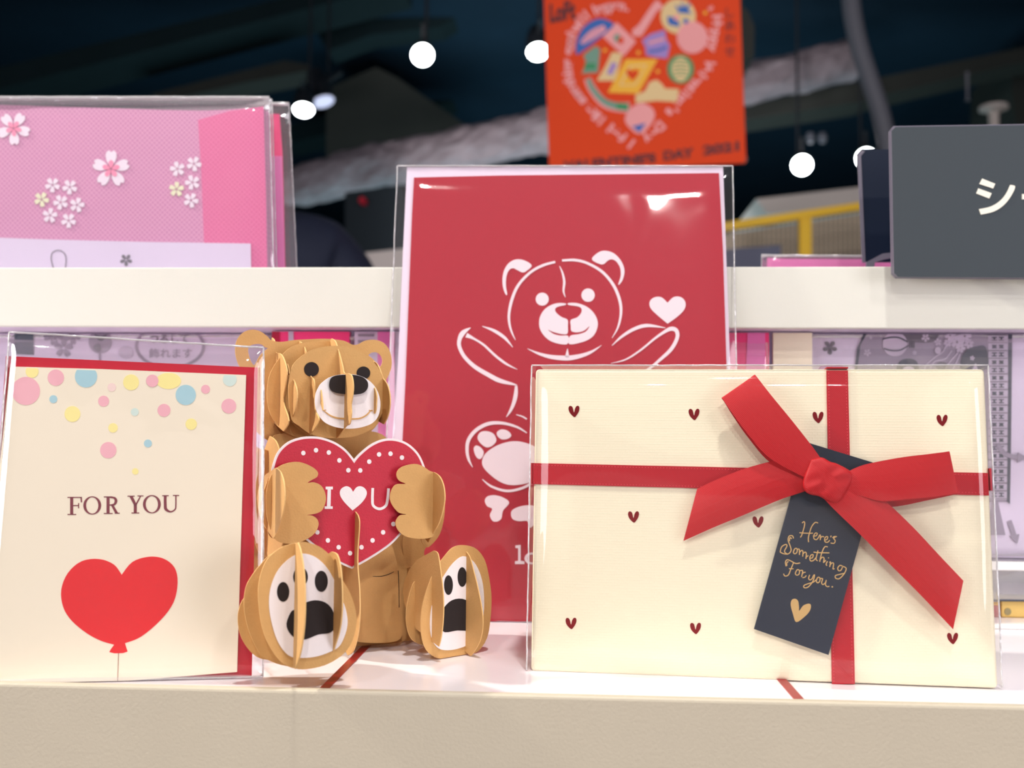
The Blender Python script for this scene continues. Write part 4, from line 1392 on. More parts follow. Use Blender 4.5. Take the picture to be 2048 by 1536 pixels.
mb.pxplate(FS2, [(1715, 310), (1723, 300), (1730, 302), (1722, 312), (1731, 524), (1725, 524)], -0.0002, 0.0, 'sign_edge')
mb.build('sign_plate', sg2)
mb = MB()
mb.pxplate(FS2, [(1733, 524), (1765, 507), (1800, 503), (1800, 512), (1770, 518), (1750, 524), (1740, 600), (1731, 600)], -0.010, -0.0085, 'sign_edge')
mb.build('sign_foot', sg2)

# ================================================================== UNDER THE RISER
Yb = 0.530


def under(Y):
    return Frame(Vector((0, Y, GZ)), 0)


def hang(mb, fr, pts, y, k, th=0.001):
    zmax = UZ0 - 0.0004 - GZ
    P = [fr.px(p, y) for p in pts]
    P = [(x, min(max(z, 0.0003), zmax)) for x, z in P]
    mb.plate(fr, P, y, y + th, k)


FU = under(Yb)
lp = thing('paper_pack', 'lilac paper pack printed with grey blossoms and Japanese text, behind the FOR YOU card', 'paper pack', FU.m)
mb = MB()
hang(mb, FU, [(-160, 600), (536, 600), (536, 1290), (-160, 1290)], 0.0, 'paper_lilac', 0.003)
mb.build('backing_card', lp)
mb = MB()
hang(mb, FU, Zp([(120, 60), (275, 60), (275, 285), (120, 280)]), -0.0004, 'navy_print', 0.0003)
for cx, cy, r_, rot in ((440, 120, 90, 0.3), (520, 230, 80, 1.0), (590, 130, 70, .2)):
    for pet in flower(cx, cy, r_, rot):
        hang(mb, FU, Zp(pet), -0.0004 - cx * 1e-7, 'mid_print', 0.0003)
hang(mb, FU, Zp(ell(820, 175, 95, 100)), -0.0004, 'mid_print', 0.0003)
hang(mb, FU, Zp([(810, 270), (822, 270), (824, 340), (812, 340)]), -0.0004, 'mid_print', 0.0003)
for q in (smooth([(770, 110), (830, 130), (880, 110), (840, 170), (800, 160)], True, 3), smooth([(760, 220), (810, 190), (830, 240), (800, 260)], True, 3)):
    hang(mb, FU, Zp(q), -0.0006, 'grey_print', 0.0002)
hang(mb, FU, Zp(ell(1030, 265, 60, 55)), -0.0004, 'light_print', 0.0003)
ring = stroke([(1392 + 275 * math.cos(a), 215 + 175 * math.sin(a)) for a in [2 * math.pi * i / 24 for i in range(25)]], [24 + 10 * math.cos(a * 2) for a in [2 * math.pi * i / 24 for i in range(25)]], 3)
# the oval as overlapping arcs
for i in range(24):
    a = 2 * math.pi * i / 24; b = 2 * math.pi * (i + 1.15) / 24; c_ = (a + b) / 2
    f = lambda t_: (1392 + 275 * math.cos(t_), 215 + 175 * math.sin(t_))
    hang(mb, FU, Zp(stroke([f(a), f(c_), f(b)], 24, 2)), -0.0004 - i * 1e-6, 'mid_print', 0.0002)
q = lambda x0, y0, x1, y1: Zp([(x0, y1), (x1, y1), (x1, y0), (x0, y0)])
put_text(mb, FU, 'つるして', q(1225, 118, 1545, 190), -0.0004, 'grey_print', 0.01)
put_text(mb, FU, '飾れます', q(1222, 232, 1575, 312), -0.0004, 'mid_print', 0.01)
mb.build('printed_artwork', lp)
clearbag(lp, FU, [(-165, 671), (552, 671), (556, 1290), (-165, 1290)], -0.0035, 0.005, 23.0)

# pink packs seen between bear and red card
FM = under(0.515)
pm = thing('glossy_pack', 'hot pink glossy pack standing behind the paper bear', 'paper pack', FM.m)
mb = MB()
hang(mb, FM, [(545, 600), (700, 600), (700, 1290), (545, 1290)], 0.0, 'hot_pink', 0.004)
hang(mb, FM, [(545, 600), (560, 600), (566, 900), (556, 1290), (545, 1290)], -0.0004, 'crimson', 0.0003)
hang(mb, FM, [(578, 600), (588, 600), (592, 1290), (580, 1290)], -0.0004, 'light_print', 0.0003)
mb.build('backing_card', pm)
clearbag(pm, FM, [(540, 675), (706, 675), (706, 1290), (540, 1290)], -0.003, 0.006, 29.0)
pm = thing('glossy_pack', 'lilac and pink pack between the bear head and the red card', 'paper pack', FM.m)
mb = MB()
hang(mb, FM, [(710, 600), (850, 600), (850, 1290), (710, 1290)], 0.0, 'paper_lilac', 0.004)
hang(mb, FM, [(756, 600), (790, 600), (790, 1290), (756, 1290)], -0.0004, 'pack_pink', 0.0003)
for i in range(3):
    hang(mb, FM, [(716, 668 + i * 12), (748, 668 + i * 12), (748, 673 + i * 12), (716, 673 + i * 12)], -0.0004, 'mid_print', 0.0003)
mb.build('backing_card', pm)
clearbag(pm, FM, [(709, 675), (856, 675), (856, 1290), (709, 1290)], -0.003, 0.006, 31.0)
# right of the red card
pm = thing('glossy_pack', 'shiny pink pack to the right of the red card', 'paper pack', FM.m)
mb = MB()
hang(mb, FM, [(1400, 600), (1538, 600), (1536, 1290), (1400, 1290)], 0.0, 'hot_pink', 0.004)
hang(mb, FM, [(1495, 600), (1530, 600), (1536, 1290), (1488, 1290), (1490, 800)], -0.0004, 'pack_pink', 0.0003)
mb.build('backing_card', pm)
clearbag(pm, FM, [(1395, 675), (1541, 675), (1540, 1290), (1395, 1290)], -0.003, 0.006, 37.0)
mb = MB()
hang(mb, FM, [(1546, 600), (1624, 600), (1624, 1290), (1546, 1290)], 0.0, 'cream_card', 0.003)
tag(mb.build('backing_board', origin=FM.m), 'plain cream board between the shiny pink pack and the lilac fan print', 'board')

# doll-festival print pack, standing in an acrylic tray
FD = under(0.520)
zt_ = FD.px((2010, 1116), 0)[1]
FD = Frame(Vector((0, 0.520, GZ + zt_)), 0)


def hangd(mb, pts, y, k, th=0.0003):
    zmax = UZ0 - 0.0004 - GZ - zt_
    P = [FD.px(p, y) for p in pts]
    P = [(x, min(max(z, 0.0001), zmax)) for x, z in P]
    mb.plate(FD, P, y, y + th, k)


dp = thing('printed_pack', 'lilac paper pack with a grey printed fan scene and lantern, behind the gift box', 'paper pack', FD.m)
mb = MB(); hangd(mb, [(1620, 600), (2190, 600), (2190, 1118), (1620, 1118)], 0.0, 'paper_lilac', 0.002); mb.build('backing_card', dp)
mb = MB()
fl_ = lambda pts, y, k: hangd(mb, pts, y, k)
for pet in flower(1660, 695, 14, 0.3, 5, False):
    fl_(pet, -0.0004, 'grey_print')
for p in ((1650, 684), (1668, 684)):
    fl_(stroke([(1660, 700), p], 3, 2), -0.0006, 'grey_print')
fan = [(1738, 640), (1724, 670), (1712, 730), (1712, 830), (2014, 1010), (2020, 1000), (2024, 640)]
fl_([(1738, 640), (1722, 680), (1711, 740), (1711, 1000), (1980, 1004), (2020, 1004), (2022, 900), (2024, 640)], -0.0004, 'mid_print')
fl_([(1727, 655), (1733, 655), (1721, 690), (1714, 745), (1709, 745), (1715, 695)], -0.0007, 'dark_print')
fl_(Zi(smooth([(550, 180), (620, 190), (840, 210), (1000, 190), (1120, 60), (1600, 60), (1600, 20), (350, 20), (380, 100), (480, 70)], True, 3)), -0.0006, 'grey_print')
fl_(Zi(ell(530, 225, 145, 145)), -0.0008, 'light_print')
fl_(Zi(stroke([(390, 165), (480, 145), (580, 150), (680, 200)], 16)), -0.0010, 'dark_print')
fl_(Zi(stroke([(400, 275), (480, 298), (590, 295), (690, 240)], 16)), -0.0010, 'dark_print')
for i in range(3):
    fl_(Zi([(700 + i * 24, 190), (712 + i * 24, 190), (712 + i * 24, 270), (700 + i * 24, 270)]), -0.0008, 'dark_print')
for cx, cy, r_ in ((205, 325, 45), (245, 150, 18), (760, 325, 28), (890, 150, 50), (1035, 200, 45), (1440, 390, 30)):
    for pet in flower(cx, cy, r_, cx, 5):
        fl_(Zi(pet), -0.0011 if cx == 1440 else -0.0008, 'light_print')
for cx, cy, r_ in ((1180, 120, 70), (1260, 200, 80), (1350, 130, 85), (1300, 270, 60), (1150, 210, 50), (1400, 220, 60), (1230, 60, 60)):
    for pet in flower(cx, cy, r_, cx * 0.1, 6):
        fl_(Zi(pet), -0.0009 - cx * 1e-7, 'light_print')
for p in ([(1130, 250), (1090, 320), (1000, 380), (900, 470), (880, 530)], [(1200, 300), (1120, 400), (1000, 430), (940, 520)], [(1270, 330), (1180, 430), (1120, 520)], [(1300, 340), (1250, 450), (1200, 540)]):
    fl_(Zi(stroke(p, 13)), -0.0009, 'light_print')
fl_(Zi(smooth([(560, 480), (600, 420), (680, 395), (760, 410), (800, 460), (790, 530), (570, 530)], True, 3)), -0.0009, 'dark_print')
fl_(Zi(ell(690, 530, 70, 45)), -0.0011, 'light_print')
fl_(Zi(smooth([(1320, 380), (1380, 290), (1470, 255), (1600, 260), (1610, 520), (1320, 530)], True, 3)), -0.0010, 'dark_print')
fl_(Zi([(1430, 540), (1480, 450), (1510, 540)]), -0.0012, 'light_print')
fl_(Zi(ell(1035, 300, 36, 40)), -0.0012, 'light_print')
fl_(Zi(ell(1080, 480, 70, 45)), -0.0009, 'grey_print')
# ornamental strip with I-shaped marks
fl_([(1976, 645), (2016, 645), (2016, 1000), (1976, 1000)], -0.0006, 'light_print')
fl_([(2016, 645), (2024, 645), (2022, 900), (2020, 1008), (2014, 1003), (2016, 800)], -0.0007, 'dark_print')
yy = 662
i = 0
while yy < 995:
    for j in (0, 1):
        cx = 1989 + j * 14
        if i % 2:
            fl_([(cx - 5, yy - 4), (cx + 5, yy - 4), (cx + 5, yy - 2), (cx + 1.2, yy - 2), (cx + 1.2, yy + 2), (cx + 5, yy + 2), (cx + 5, yy + 4), (cx - 5, yy + 4), (cx - 5, yy + 2), (cx - 1.2, yy + 2), (cx - 1.2, yy - 2), (cx - 5, yy - 2)], -0.0009, 'dark_print')
        else:
            fl_([(cx - 5, yy - 3.5), (cx + 5, yy - 3.5), (cx + 3, yy), (cx + 5, yy + 3.5), (cx - 5, yy + 3.5), (cx - 3, yy)], -0.0009, 'dark_print')
    for e in (-8, 8):
        fl_([(1977, yy + e - 0.5), (2015, yy + e - 0.5), (2015, yy + e + 0.5), (1977, yy + e + 0.5)], -0.00095, 'grey_print')
    yy += 15.6
    i += 1
fl_([(1985, 1000), (1995, 998), (2011, 1070), (1975, 1070)], -0.0005, 'mid_print')
fl_(stroke([(1995, 888), (2008, 906), (2030, 914), (2060, 916)], 9), -0.0010, 'mid_print')
fl_([(2036, 905), (2056, 915), (2034, 926)], -0.0011, 'mid_print')
fl_(stroke([(2019, 1042), (2024, 1056), (2029, 1072)], 9), -0.0006, 'mid_print')
fl_([(2019, 1072), (2039, 1068), (2035, 1087)], -0.0007, 'mid_print')
mb.build('printed_artwork', dp)
clearbag(dp, FD, [(1615, 671), (2195, 671), (2195, 1119), (1613, 1119)], -0.003, 0.004, 41.0)

# clear tray carrying the print pack, gold box beneath
def zpx(y_px, Y, x_px=2010):
    return at_y(x_px, y_px, Y).z


x0, x1 = at_y(1640, 1200, 0.51).x, 0.36
tray = thing('acrylic_tray', 'clear acrylic tray holding the lilac fan print pack', 'tray', (x1 / 2, 0.53, zpx(1197, 0.51)))
mb = MB()
za, zb2, zc = zpx(1198, 0.51), zpx(1140, 0.51), GZ + zt_ - 0.0002
mb.box(WORLD, x0, x1, 0.508, 0.5095, za, zb2, 'acrylic')
mb.box(WORLD, x0, x1, 0.5096, 0.60, zc - 0.0012, zc, 'acrylic')
mb.box(WORLD, x0, x0 + 0.0015, 0.5096, 0.60, za, zc - 0.0013, 'acrylic')
mb.box(WORLD, x1 - 0.0015, x1, 0.5096, 0.60, za, zc - 0.0013, 'acrylic')
mb.build('tray_body', tray)
mb = MB(); mb.rbox(WORLD, x0, x1, 0.5075, 0.511, zb2, zb2 + 0.0042, 0.0006, 'shelf'); mb.build('rim', tray)
mb = MB(); mb.box(WORLD, x0, x1, 0.5078, 0.5098, za - 0.0008, za, 'dark_print'); mb.build('base_line', tray)
mb = MB(); mb.rbox(WORLD, at_y(1990, 1170, 0.53).x, x1 - 0.01, 0.525, 0.57, za + 0.0001, za + 0.006, 0.001, 'b_violet')
tag(mb.build('violet_box', origin=Vector((0.2, 0.54, za))), 'small violet box lying in the acrylic tray', 'box')

g0 = at_y(2001, 1200, 0.512)
gbx = thing('gold_pack', 'pale gold pack with grey round seal under the acrylic tray', 'box', (0.25, 0.53, GZ))
mb = MB(); mb.rbox(WORLD, at_y(2003, 1230, 0.512).x, x1, 0.512, 0.58, GZ, za - 0.0009, 0.0008, 'gold_box'); mb.build('pack_body', gbx)
FG = Frame(Vector((0, 0.512, GZ)), 0)
mb = MB(); mb.decal(FG, Zg(ell(595, 1000, 48, 50)), 0.0, 'gold_dot', 0.0003); mb.build('round_seal', gbx)
xr = at_y(2003, 1230, 0.512).x
mb = MB(); mb.rbox(WORLD, xr - 0.012, xr - 0.0006, 0.5125, 0.57, GZ, GZ + (za - GZ) * 0.62, 0.0004, 'crimson')
mb.rbox(WORLD, xr - 0.0118, xr - 0.0008, 0.5126, 0.57, GZ + (za - GZ) * 0.62, GZ + (za - GZ) * 0.80, 0.0003, 'b_yellow')
mb.rbox(WORLD, xr - 0.0118, xr - 0.0008, 0.5126, 0.57, GZ + (za - GZ) * 0.80, za - 0.001, 0.0003, 'royal')
tag(mb.build('small_pack', origin=Vector((xr, 0.53, GZ))), 'small crimson pack with yellow and blue top beside the gold pack', 'box')

# ================================================================== HANGING BANNER
YB = 2.0
FN = Frame(at_y(1290, 325, YB), R(-2), R(0))
bn = thing('hanging_banner', 'orange red Valentine banner hanging from the ceiling', 'banner', FN.m)
mb = MB()
mb.pxplate(FN, [(1085, -130), (1475, -140), (1492, 318), (1490, 326), (1300, 334), (1098, 332), (1088, 0)], 0.0, 0.003, 'banner')
mb.build('banner_board', bn)
mb = MB()
nd = lambda pts, k, lv=1: mb.decal(FN, Zn(pts), -0.0004 * lv, k, 0.0003)
hf = smooth([(398, 465), (395, 370), (430, 270), (500, 195), (590, 158), (670, 175), (715, 215), (640, 290), (540, 370), (460, 430)], True, 4)
nd(hf, 'b_blue'); nd(stroke([(440, 370), (500, 320), (560, 280), (640, 235)], [30, 60, 70, 50]), 'b_pink', 2); nd(stroke([(450, 365), (520, 310), (620, 245)], 12), 'b_violet', 3)
nd([(620, 310), (740, 190), (905, 355), (800, 480)], 'b_pink'); nd(ell(745, 325, 30, 35), 'b_teal', 2); nd(ell(775, 345, 24, 30), 'banner', 3)
nd([(700, 445), (790, 455), (730, 690), (570, 690), (640, 570)], 'b_cream'); nd([(700, 530), (745, 545), (700, 640), (655, 630)], 'b_violet', 2)
nd([(560, 390), (600, 420), (580, 620), (440, 630), (480, 540), (455, 470)], 'b_teal'); nd([(470, 540), (560, 540), (560, 590), (460, 590)], 'b_green', 2)
nd([(815, 505), (1090, 505), (925, 800), (665, 790)], 'b_yellow'); nd([(850, 560), (1000, 550), (900, 730), (760, 730)], 'b_cream', 2); nd([(862, 572), (985, 562), (893, 720), (778, 720)], 'b_yellow', 3); nd(heart_pts(875, 640, 100, 100), 'banner', 4)
nd(ell(1265, 140, 150, 150), 'b_cream'); nd([(1235, 40), (1290, 70), (1290, 10), (1320, 60), (1370, 20), (1350, 80), (1380, 120), (1270, 110)], 'b_blue', 2); nd([(1170, 140), (1220, 145), (1280, 200), (1270, 230), (1180, 210)], 'b_blue', 2); nd(ell(1250, 150, 25), 'b_pink', 3); nd(ell(1330, 180, 22), 'b_blue', 3)
nd([(1060, 20), (1090, 0), (1140, 60), (1080, 100), (1020, 200), (950, 310), (880, 310), (870, 260), (930, 210), (1010, 90)], 'b_pink')
nd(ell(1385, 320, 132, 138), 'b_pink', 2); nd(ell(1385, 320, 105, 110), 'b_pink', 3)
nd([(955, 345), (1030, 290), (1150, 255), (1165, 340), (1195, 390), (1170, 500), (1080, 490), (990, 470), (985, 400)], 'b_violet'); nd(stroke([(1010, 370), (1080, 350), (1150, 330)], 22), 'b_pink', 2); nd(stroke([(1010, 440), (1090, 430), (1170, 400)], 22), 'b_blue', 2)
nd(ell(1285, 590, 115, 125), 'b_green'); nd(ell(1285, 590, 78, 105), 'b_cream', 2)
for i in range(5):
    nd(stroke([(1225, 520 + i * 32), (1285, 512 + i * 32), (1345, 520 + i * 32)], 9), 'b_green', 3)
nd([(1020, 700), (1080, 680), (1130, 720), (1150, 755), (1275, 760), (1250, 870), (1080, 860), (990, 870), (900, 880), (900, 810), (980, 780)], 'b_cream')
nd(stroke([(490, 670), (530, 760), (620, 870), (720, 910), (850, 920)], [60, 70, 75, 80, 90]), 'b_pink'); nd(stroke([(495, 670), (535, 760), (625, 860), (720, 900), (840, 915)], [35, 45, 50, 60, 65]), 'b_teal', 2); nd(stroke([(740, 905), (840, 915)], 55), 'b_green', 3)
nd(smooth([(810, 1020), (850, 930), (950, 880), (1040, 920), (1065, 990), (1020, 1080), (930, 1145), (850, 1090)], True, 4), 'b_pink'); nd([(870, 1080), (990, 1050), (935, 1130)], 'b_blue', 2)
for p in ((640, 430), (925, 450), (1495, 110), (1090, 610)):
    nd(ell(p[0], p[1], 16), 'b_yellow')
mb.build('printed_heart_collage', bn)
mb = MB()


def gtext(ch_, cx, cy, size, angd, k, bold=0.02, lv=1, sx=1.0):
    """one glyph centred at a Zn pixel, its up direction turned clockwise by angd degrees from the picture's up"""
    vs, fs = text_tris(ch_, 1.0, bold)
    if not vs:
        return
    xs = [v[0] for v in vs]
    mx_ = (min(xs) + max(xs)) / 2
    a = math.radians(angd)
    b = len(mb.v)
    for vx, vy in vs:
        u = (vx - mx_) * size * sx
        v = (vy - 0.36) * size
        X = cx + u * math.cos(a) + v * math.sin(a)
        Y = cy + u * math.sin(a) - v * math.cos(a)
        q_ = FN.px(Zn([(X, Y)])[0], -0.0004 * lv)
        mb.v.append(FN.m @ Vector((q_[0], -0.0004 * lv - 0.0002, q_[1])))
    for f in fs:
        mb.face(tuple(b + i for i in f), k)


def along(path, text, size, k, gap=0.62):
    s_ = smooth(path, False, 30)
    L = [0]
    for i in range(1, len(s_)):
        L.append(L[-1] + math.hypot(s_[i][0] - s_[i - 1][0], s_[i][1] - s_[i - 1][1]))
    n = len(text)
    for i, c in enumerate(text):
        if c == ' ':
            continue
        d = L[-1] * (i + 0.5) / n
        j = min(max(k_ for k_ in range(len(L)) if L[k_] <= d), len(L) - 2)
        a = math.degrees(math.atan2(s_[j + 1][1] - s_[j][1], s_[j + 1][0] - s_[j][0]))
        gtext(c, s_[j][0], s_[j][1], size, a, k, 0.05)


along([(880, 1245), (770, 1160), (610, 1035), (440, 870), (340, 720), (310, 560), (325, 420), (350, 290), (450, 150), (560, 80), (715, 40), (860, 55)], 'I feel like something good will happen.', 120, 'b_pink')
gtext('a', 1555, 65, 90, 60, 'b_pink')
along([(1600, 140), (1600, 240), (1575, 370), (1555, 440)], 'Happy', 120, 'b_pink')
along([(1545, 530), (1480, 640), (1390, 750), (1290, 860), (1180, 985)], "Valentine's", 118, 'b_pink')
along([(1130, 1060), (1060, 1130), (980, 1210)], 'Day', 115, 'b_pink')
# bottom line and corner words
for wd_, x0_, x1_, ya, yb_ in (("VALENTINE'S", 285, 1075, 1415, 1345), ('DAY', 1140, 1400, 1330, 1300), ('2021', 1475, 1785, 1285, 1245)):
    put_text(mb, FN, wd_, Zn([(x0_, ya + 42), (x1_, yb_ + 42), (x1_ - 2, yb_ - 42), (x0_ - 2, ya - 42)]), -0.0008, 'b_ink', 0.05, 0.0003)
put_text(mb, FN, 'LoFt', Zn([(170, 198), (390, 165), (385, 0), (165, 35)]), -0.0008, 'b_ink', 0.05, 0.0003)
for i, c in enumerate('しあわせ'):
    gtext(c, 1705, 110 + i * 110, 95, 0, 'b_ink2', 0.02, 2)
mb.build('lettering', bn)
mb = MB()
for xp in (1120, 1455):
    p = at_y(xp, -130, YB)
    mb.tube([p, Vector((p.x, p.y, 3.345))], 0.002, 'pipe', 6)
mb.build('hanging_wire', bn)
mb = MB(); pc = at_y(1486, 318, YB - 0.006); mb.tube([pc, pc + Vector((0, 0.01, 0))], 0.009, 'housing', 12); mb.build('corner_clip', bn)

# ================================================================== CEILING: SPOTLIGHTS
def spotlight():
    root = bpy.data.objects.new('spotlight', None)
    col.objects.link(root)
    ROOTM[root.name] = Matrix.Identity(4)
    n = 24
    mb = MB()
    prof = [(-0.002, 0.046), (0.0, 0.05), (0.06, 0.05), (0.11, 0.04), (0.14, 0.03), (0.145, 0.0001)]
    mb.tube([Vector((0, y, 0)) for y, r_ in prof], [r_ for y, r_ in prof], 'housing', n)
    mb.build('housing', root, smooth_=False)
    mb = MB()
    mb.tube([Vector((0, -0.0022, 0)), Vector((0, -0.006, 0))], [0.045, 0.043], 'lens', n)
    mb.build('lens', root)
    mb = MB()
    mb.box(WORLD, -0.006, 0.006, 0.06, 0.075, 0.045, 0.12, 'housing')
    mb.build('bracket', root)
    return root


sp = spotlight()
stems = []
SPOTS = [((845, 110), 3.7, 0.85, (12, 0), 'bright round ceiling spotlight left of the banner, larger of the two facing'),
         ((1076, 103), 3.9, 0.9, (40, 8), 'bright ceiling spotlight at the left edge of the banner'),
         ((607, 219), 4.4, 0.92, (48, -6), 'ceiling spotlight with oval glow just above the pink packs'),
         ((646, 202), 4.6, 1.15, (52, 52), 'dimmer ceiling spotlight turned sideways near the pink packs'),
         ((1604, 330), 4.9, 1.0, (10, 0), 'bright ceiling spotlight between the banner and dark sign'),
         ((1732, 316), 5.0, 1.0, (10, 5), 'ceiling spotlight peeking over the corner of the navy sign')]
for i, ((px_, py_), Y, s_, (tx, tz), lab) in enumerate(SPOTS):
    o = sp if i == 0 else copy_tree(sp)
    p = at_y(px_, py_, Y)
    o.location = p
    # aim at the camera, then turn: tx more downwards, tz sideways
    d = (p - CP)
    yawa = math.atan2(-d.x, d.y)
    el = math.atan2(d.z, math.hypot(d.x, d.y))
    o.rotation_euler = (el + R(tx), 0, yawa + R(tz))
    o.scale = (s_, s_, s_)
    stems.append((o, p))
    tag(o, lab, 'spotlight', 'ceiling spotlights')
bpy.context.view_layer.update()
for i, (o, p) in enumerate(stems):
    ROOTM[o.name] = o.matrix_world.copy()
    mb = MB()
    mb.tube([p + Vector((0, 0.09, 0.06)), Vector((p.x, p.y + 0.09, 3.348))], 0.007, 'housing', 8)
    mb.build('stem', o)
    if i == 3:
        for c_ in [x for x in col.objects if x.parent == o and x.name.startswith('lens')]:
            c_.data = c_.data.copy()
            c_.data.materials[0] = M['lens_dim']


# ================================================================== CEILING STRUCTURE
def slab(name, pxs, Y, depth, k, label=None, cat=None):
    fr = Frame(Vector((0, Y, 0)), 0)
    mb = MB()
    mb.plate(fr, [fr.px(p, 0) for p in pxs], 0, depth, k)
    if 'duct' in name:
        for q_ in (pxs[2], pxs[-1] if label.startswith('dark duct') else pxs[1]):
            c_ = at_y(*q_, Y + depth / 2)
            mb.tube([c_ + Vector((0.02, 0, -0.06)), Vector((c_.x + 0.02, c_.y, 3.349))], 0.005, 'dark2', 6)
    o = mb.build(name, origin=at_y(*pxs[0], Y))
    if label:
        tag(o, label, cat)
    return o


slab('ceiling_beam', Zl([(-300, 330), (0, 250), (900, 30), (1500, -120), (1500, -60), (900, 95), (480, 205), (0, 330), (-300, 420)]), 5.0, 0.3, 'dark2', 'dark teal beam crossing the upper left ceiling', 'beam')
slab('ceiling_beam', Zl([(560, 350), (800, 290), (1060, 225), (1150, 240), (1160, 260), (900, 310), (640, 370)]), 5.2, 0.2, 'olive', 'thin grey ceiling beam above the pink packs', 'beam')
slab('ceiling_beam', Zl([(1060, 470), (1600, 330), (2100, 180), (2700, 20), (2700, 60), (2100, 240), (1600, 400), (1060, 540)]), 7.0, 0.3, 'dark2', 'dark beam passing above the foil duct', 'beam')
slab('air_duct', Zl([(1215, 330), (1400, 250), (1480, 290), (1740, 470), (1640, 520), (1400, 560), (1215, 600)]), 6.0, 0.8, 'olive', 'olive grey box duct under the bright ceiling spotlight', 'duct')
slab('ceiling_beam', Zl([(1200, 30), (1450, 0), (1700, -60), (1700, 60), (1640, 100), (1380, 130), (1220, 190), (1180, 120)]), 5.6, 0.2, 'dark2', 'dark teal block beside the bright ceiling spotlight', 'beam')
slab('ceiling_beam', Zu([(-30, 800), (100, 750), (560, 640), (1000, 560), (2100, 330), (2300, 290), (2300, 400), (1950, 470), (1650, 540), (1050, 680), (900, 730), (130, 850), (-30, 880)]), 5.4, 0.25, 'olive', 'grey beam sloping across the right of the ceiling', 'beam')
slab('air_duct', Zu([(1970, 400), (2300, 380), (2300, 900), (1990, 900), (1960, 640)]), 5.8, 0.6, 'olive', 'dark duct end at the right edge of the photo', 'duct')
slab('dark_box', Zu([(0, -700), (20, -700), (20, 45), (60, 80), (105, 190), (100, 410), (0, 440)]), 3.2, 0.2, 'olive', 'small dark grey box peeking out right of the banner', 'box')

# foil duct
pts_ = [((560, 385), 5.0), ((640, 362), 5.0), ((760, 332), 5.0), ((900, 305), 5.0), ((1040, 272), 5.0), ((1200, 235), 5.0), ((1400, 190), 5.1), ((1700, 120), 5.3)]
path = smooth([tuple(at_y(*p, Y)) for p, Y in pts_], False, 16)
mb = MB()
n = 28
b = 0
for i, p in enumerate(path):
    p = Vector(p)
    d = (Vector(path[min(i + 1, len(path) - 1)]) - Vector(path[max(i - 1, 0)])).normalized()
    a_ = d.cross(Vector((0, 0, 1))).normalized()
    u_ = a_.cross(d)
    for j in range(n):
        t_ = 2 * math.pi * j / n
        dirv = a_ * math.cos(t_) + u_ * math.sin(t_)
        rr = 0.105 * (1 + 0.13 * noise.noise(p * 6 + dirv * 1.6) + 0.12 * noise.noise(p * 20 + dirv * 4))
        if i < 12:
            rr *= 0.55 + 0.45 * (i / 12)
        mb.v.append(p + dirv * rr)
for i in range(len(path) - 1):
    for j in range(n):
        jn = (j + 1) % n
        mb.face((i * n + j, i * n + jn, (i + 1) * n + jn, (i + 1) * n + j), 'foilduct')
mb.face(tuple(range(n))[::-1], 'foilduct')
tag(mb.build('foil_duct', origin=Vector(path[0])), 'crinkled silver foil air duct running behind the banner', 'duct')

# hose, sprinkler, small things
path = smooth([tuple(at_y(*p, 3.6)) for p in [(1698, -60), (1704, 20), (1718, 90), (1740, 160), (1762, 230), (1778, 310), (1790, 420)]], False, 8)
mb = MB(); mb.tube([Vector(p) for p in path], 0.032, 'pipe', 16); tag(mb.build('ceiling_hose', origin=Vector(path[0]), smooth_=True), 'grey flexible hose hanging down behind the dark signs', 'hose')
c = at_y(1987, 215, 3.4)
t = thing('ceiling_fixture', 'small pale disc fixture on a stem above the large grey sign', 'fixture', c)
mb = MB(); mb.tube([c + Vector((0, 0, -0.016)), c + Vector((0, 0, -0.006)), c + Vector((0, 0, 0.004))], [0.02, 0.046, 0.044], 'canopy', 24); mb.build('disc', t)
mb = MB(); mb.tube([c + Vector((0, 0, -0.08)), c + Vector((0, 0, -0.0165))], 0.016, 'canopy', 12); mb.build('stem', t)
for q_, lab in (((1935, 195), 'small hanging hook at the upper right of the ceiling'),):
    c = at_y(*q_, 3.6)
    mb = MB(); mb.tube([c + Vector((0, 0, 0.09)), c + Vector((0, 0, 0.0)), c + Vector((0, 0, -0.012))], [0.006, 0.004, 0.009], 'pipe', 10)
    tag(mb.build('ceiling_hook', origin=c), lab, 'hook')
for q_, lab in (((1633, 275), 'pale knob above the bright spotlight'),):
    for dx in (-12, 12):
        c = at_y(q_[0] + dx, q_[1], 4.8)
        mb = MB(); mb.tube([c + Vector((0, 0, -0.025)), c, c + Vector((0, 0, 0.02))], [0.012, 0.02, 0.016], 'pipe', 12)
        tag(mb.build('ceiling_bolt', origin=c), 'left of two pale ceiling bolts above the spotlight' if dx < 0 else 'right of two pale ceiling bolts above the spotlight', 'bolt', 'ceiling bolts')

# ================================================================== YELLOW RAIL, CANOPY, BOARDS
YR = 3.0
FY = Frame(Vector((0, YR, 0)), 0)
yr = thing('yellow_rail', 'yellow metal frame with wire mesh beyond the riser', 'railing', Vector((at_y(1610, 470, YR).x, YR, 0)))
mb = MB(); p = at_y(1611, 425, YR); mb.rbox(WORLD, p.x - 0.018, p.x + 0.018, YR, YR + 0.036, 0.0, p.z, 0.003, 'yellow'); mb.build('post', yr)
mb = MB(); mb.pxplate(FY, [(1380, 455), (1740, 401), (1900, 378), (1900, 392), (1740, 416), (1380, 472)], -0.004, 0.03, 'yellow'); mb.build('top_rail', yr)
mb = MB()
for i in range(52):
    xx = 1395 + i * 9.5
    if 1595 < xx < 1628:
        continue
    ytop = 470 - (xx - 1380) * 0.152
    a, b_ = at_y(xx, ytop + 4, YR + 0.01), at_y(xx, 760, YR + 0.01)
    mb.box(WORLD, a.x - 0.0016, a.x + 0.0016, YR + 0.006, YR + 0.009, b_.z, a.z, 'mesh_wire')
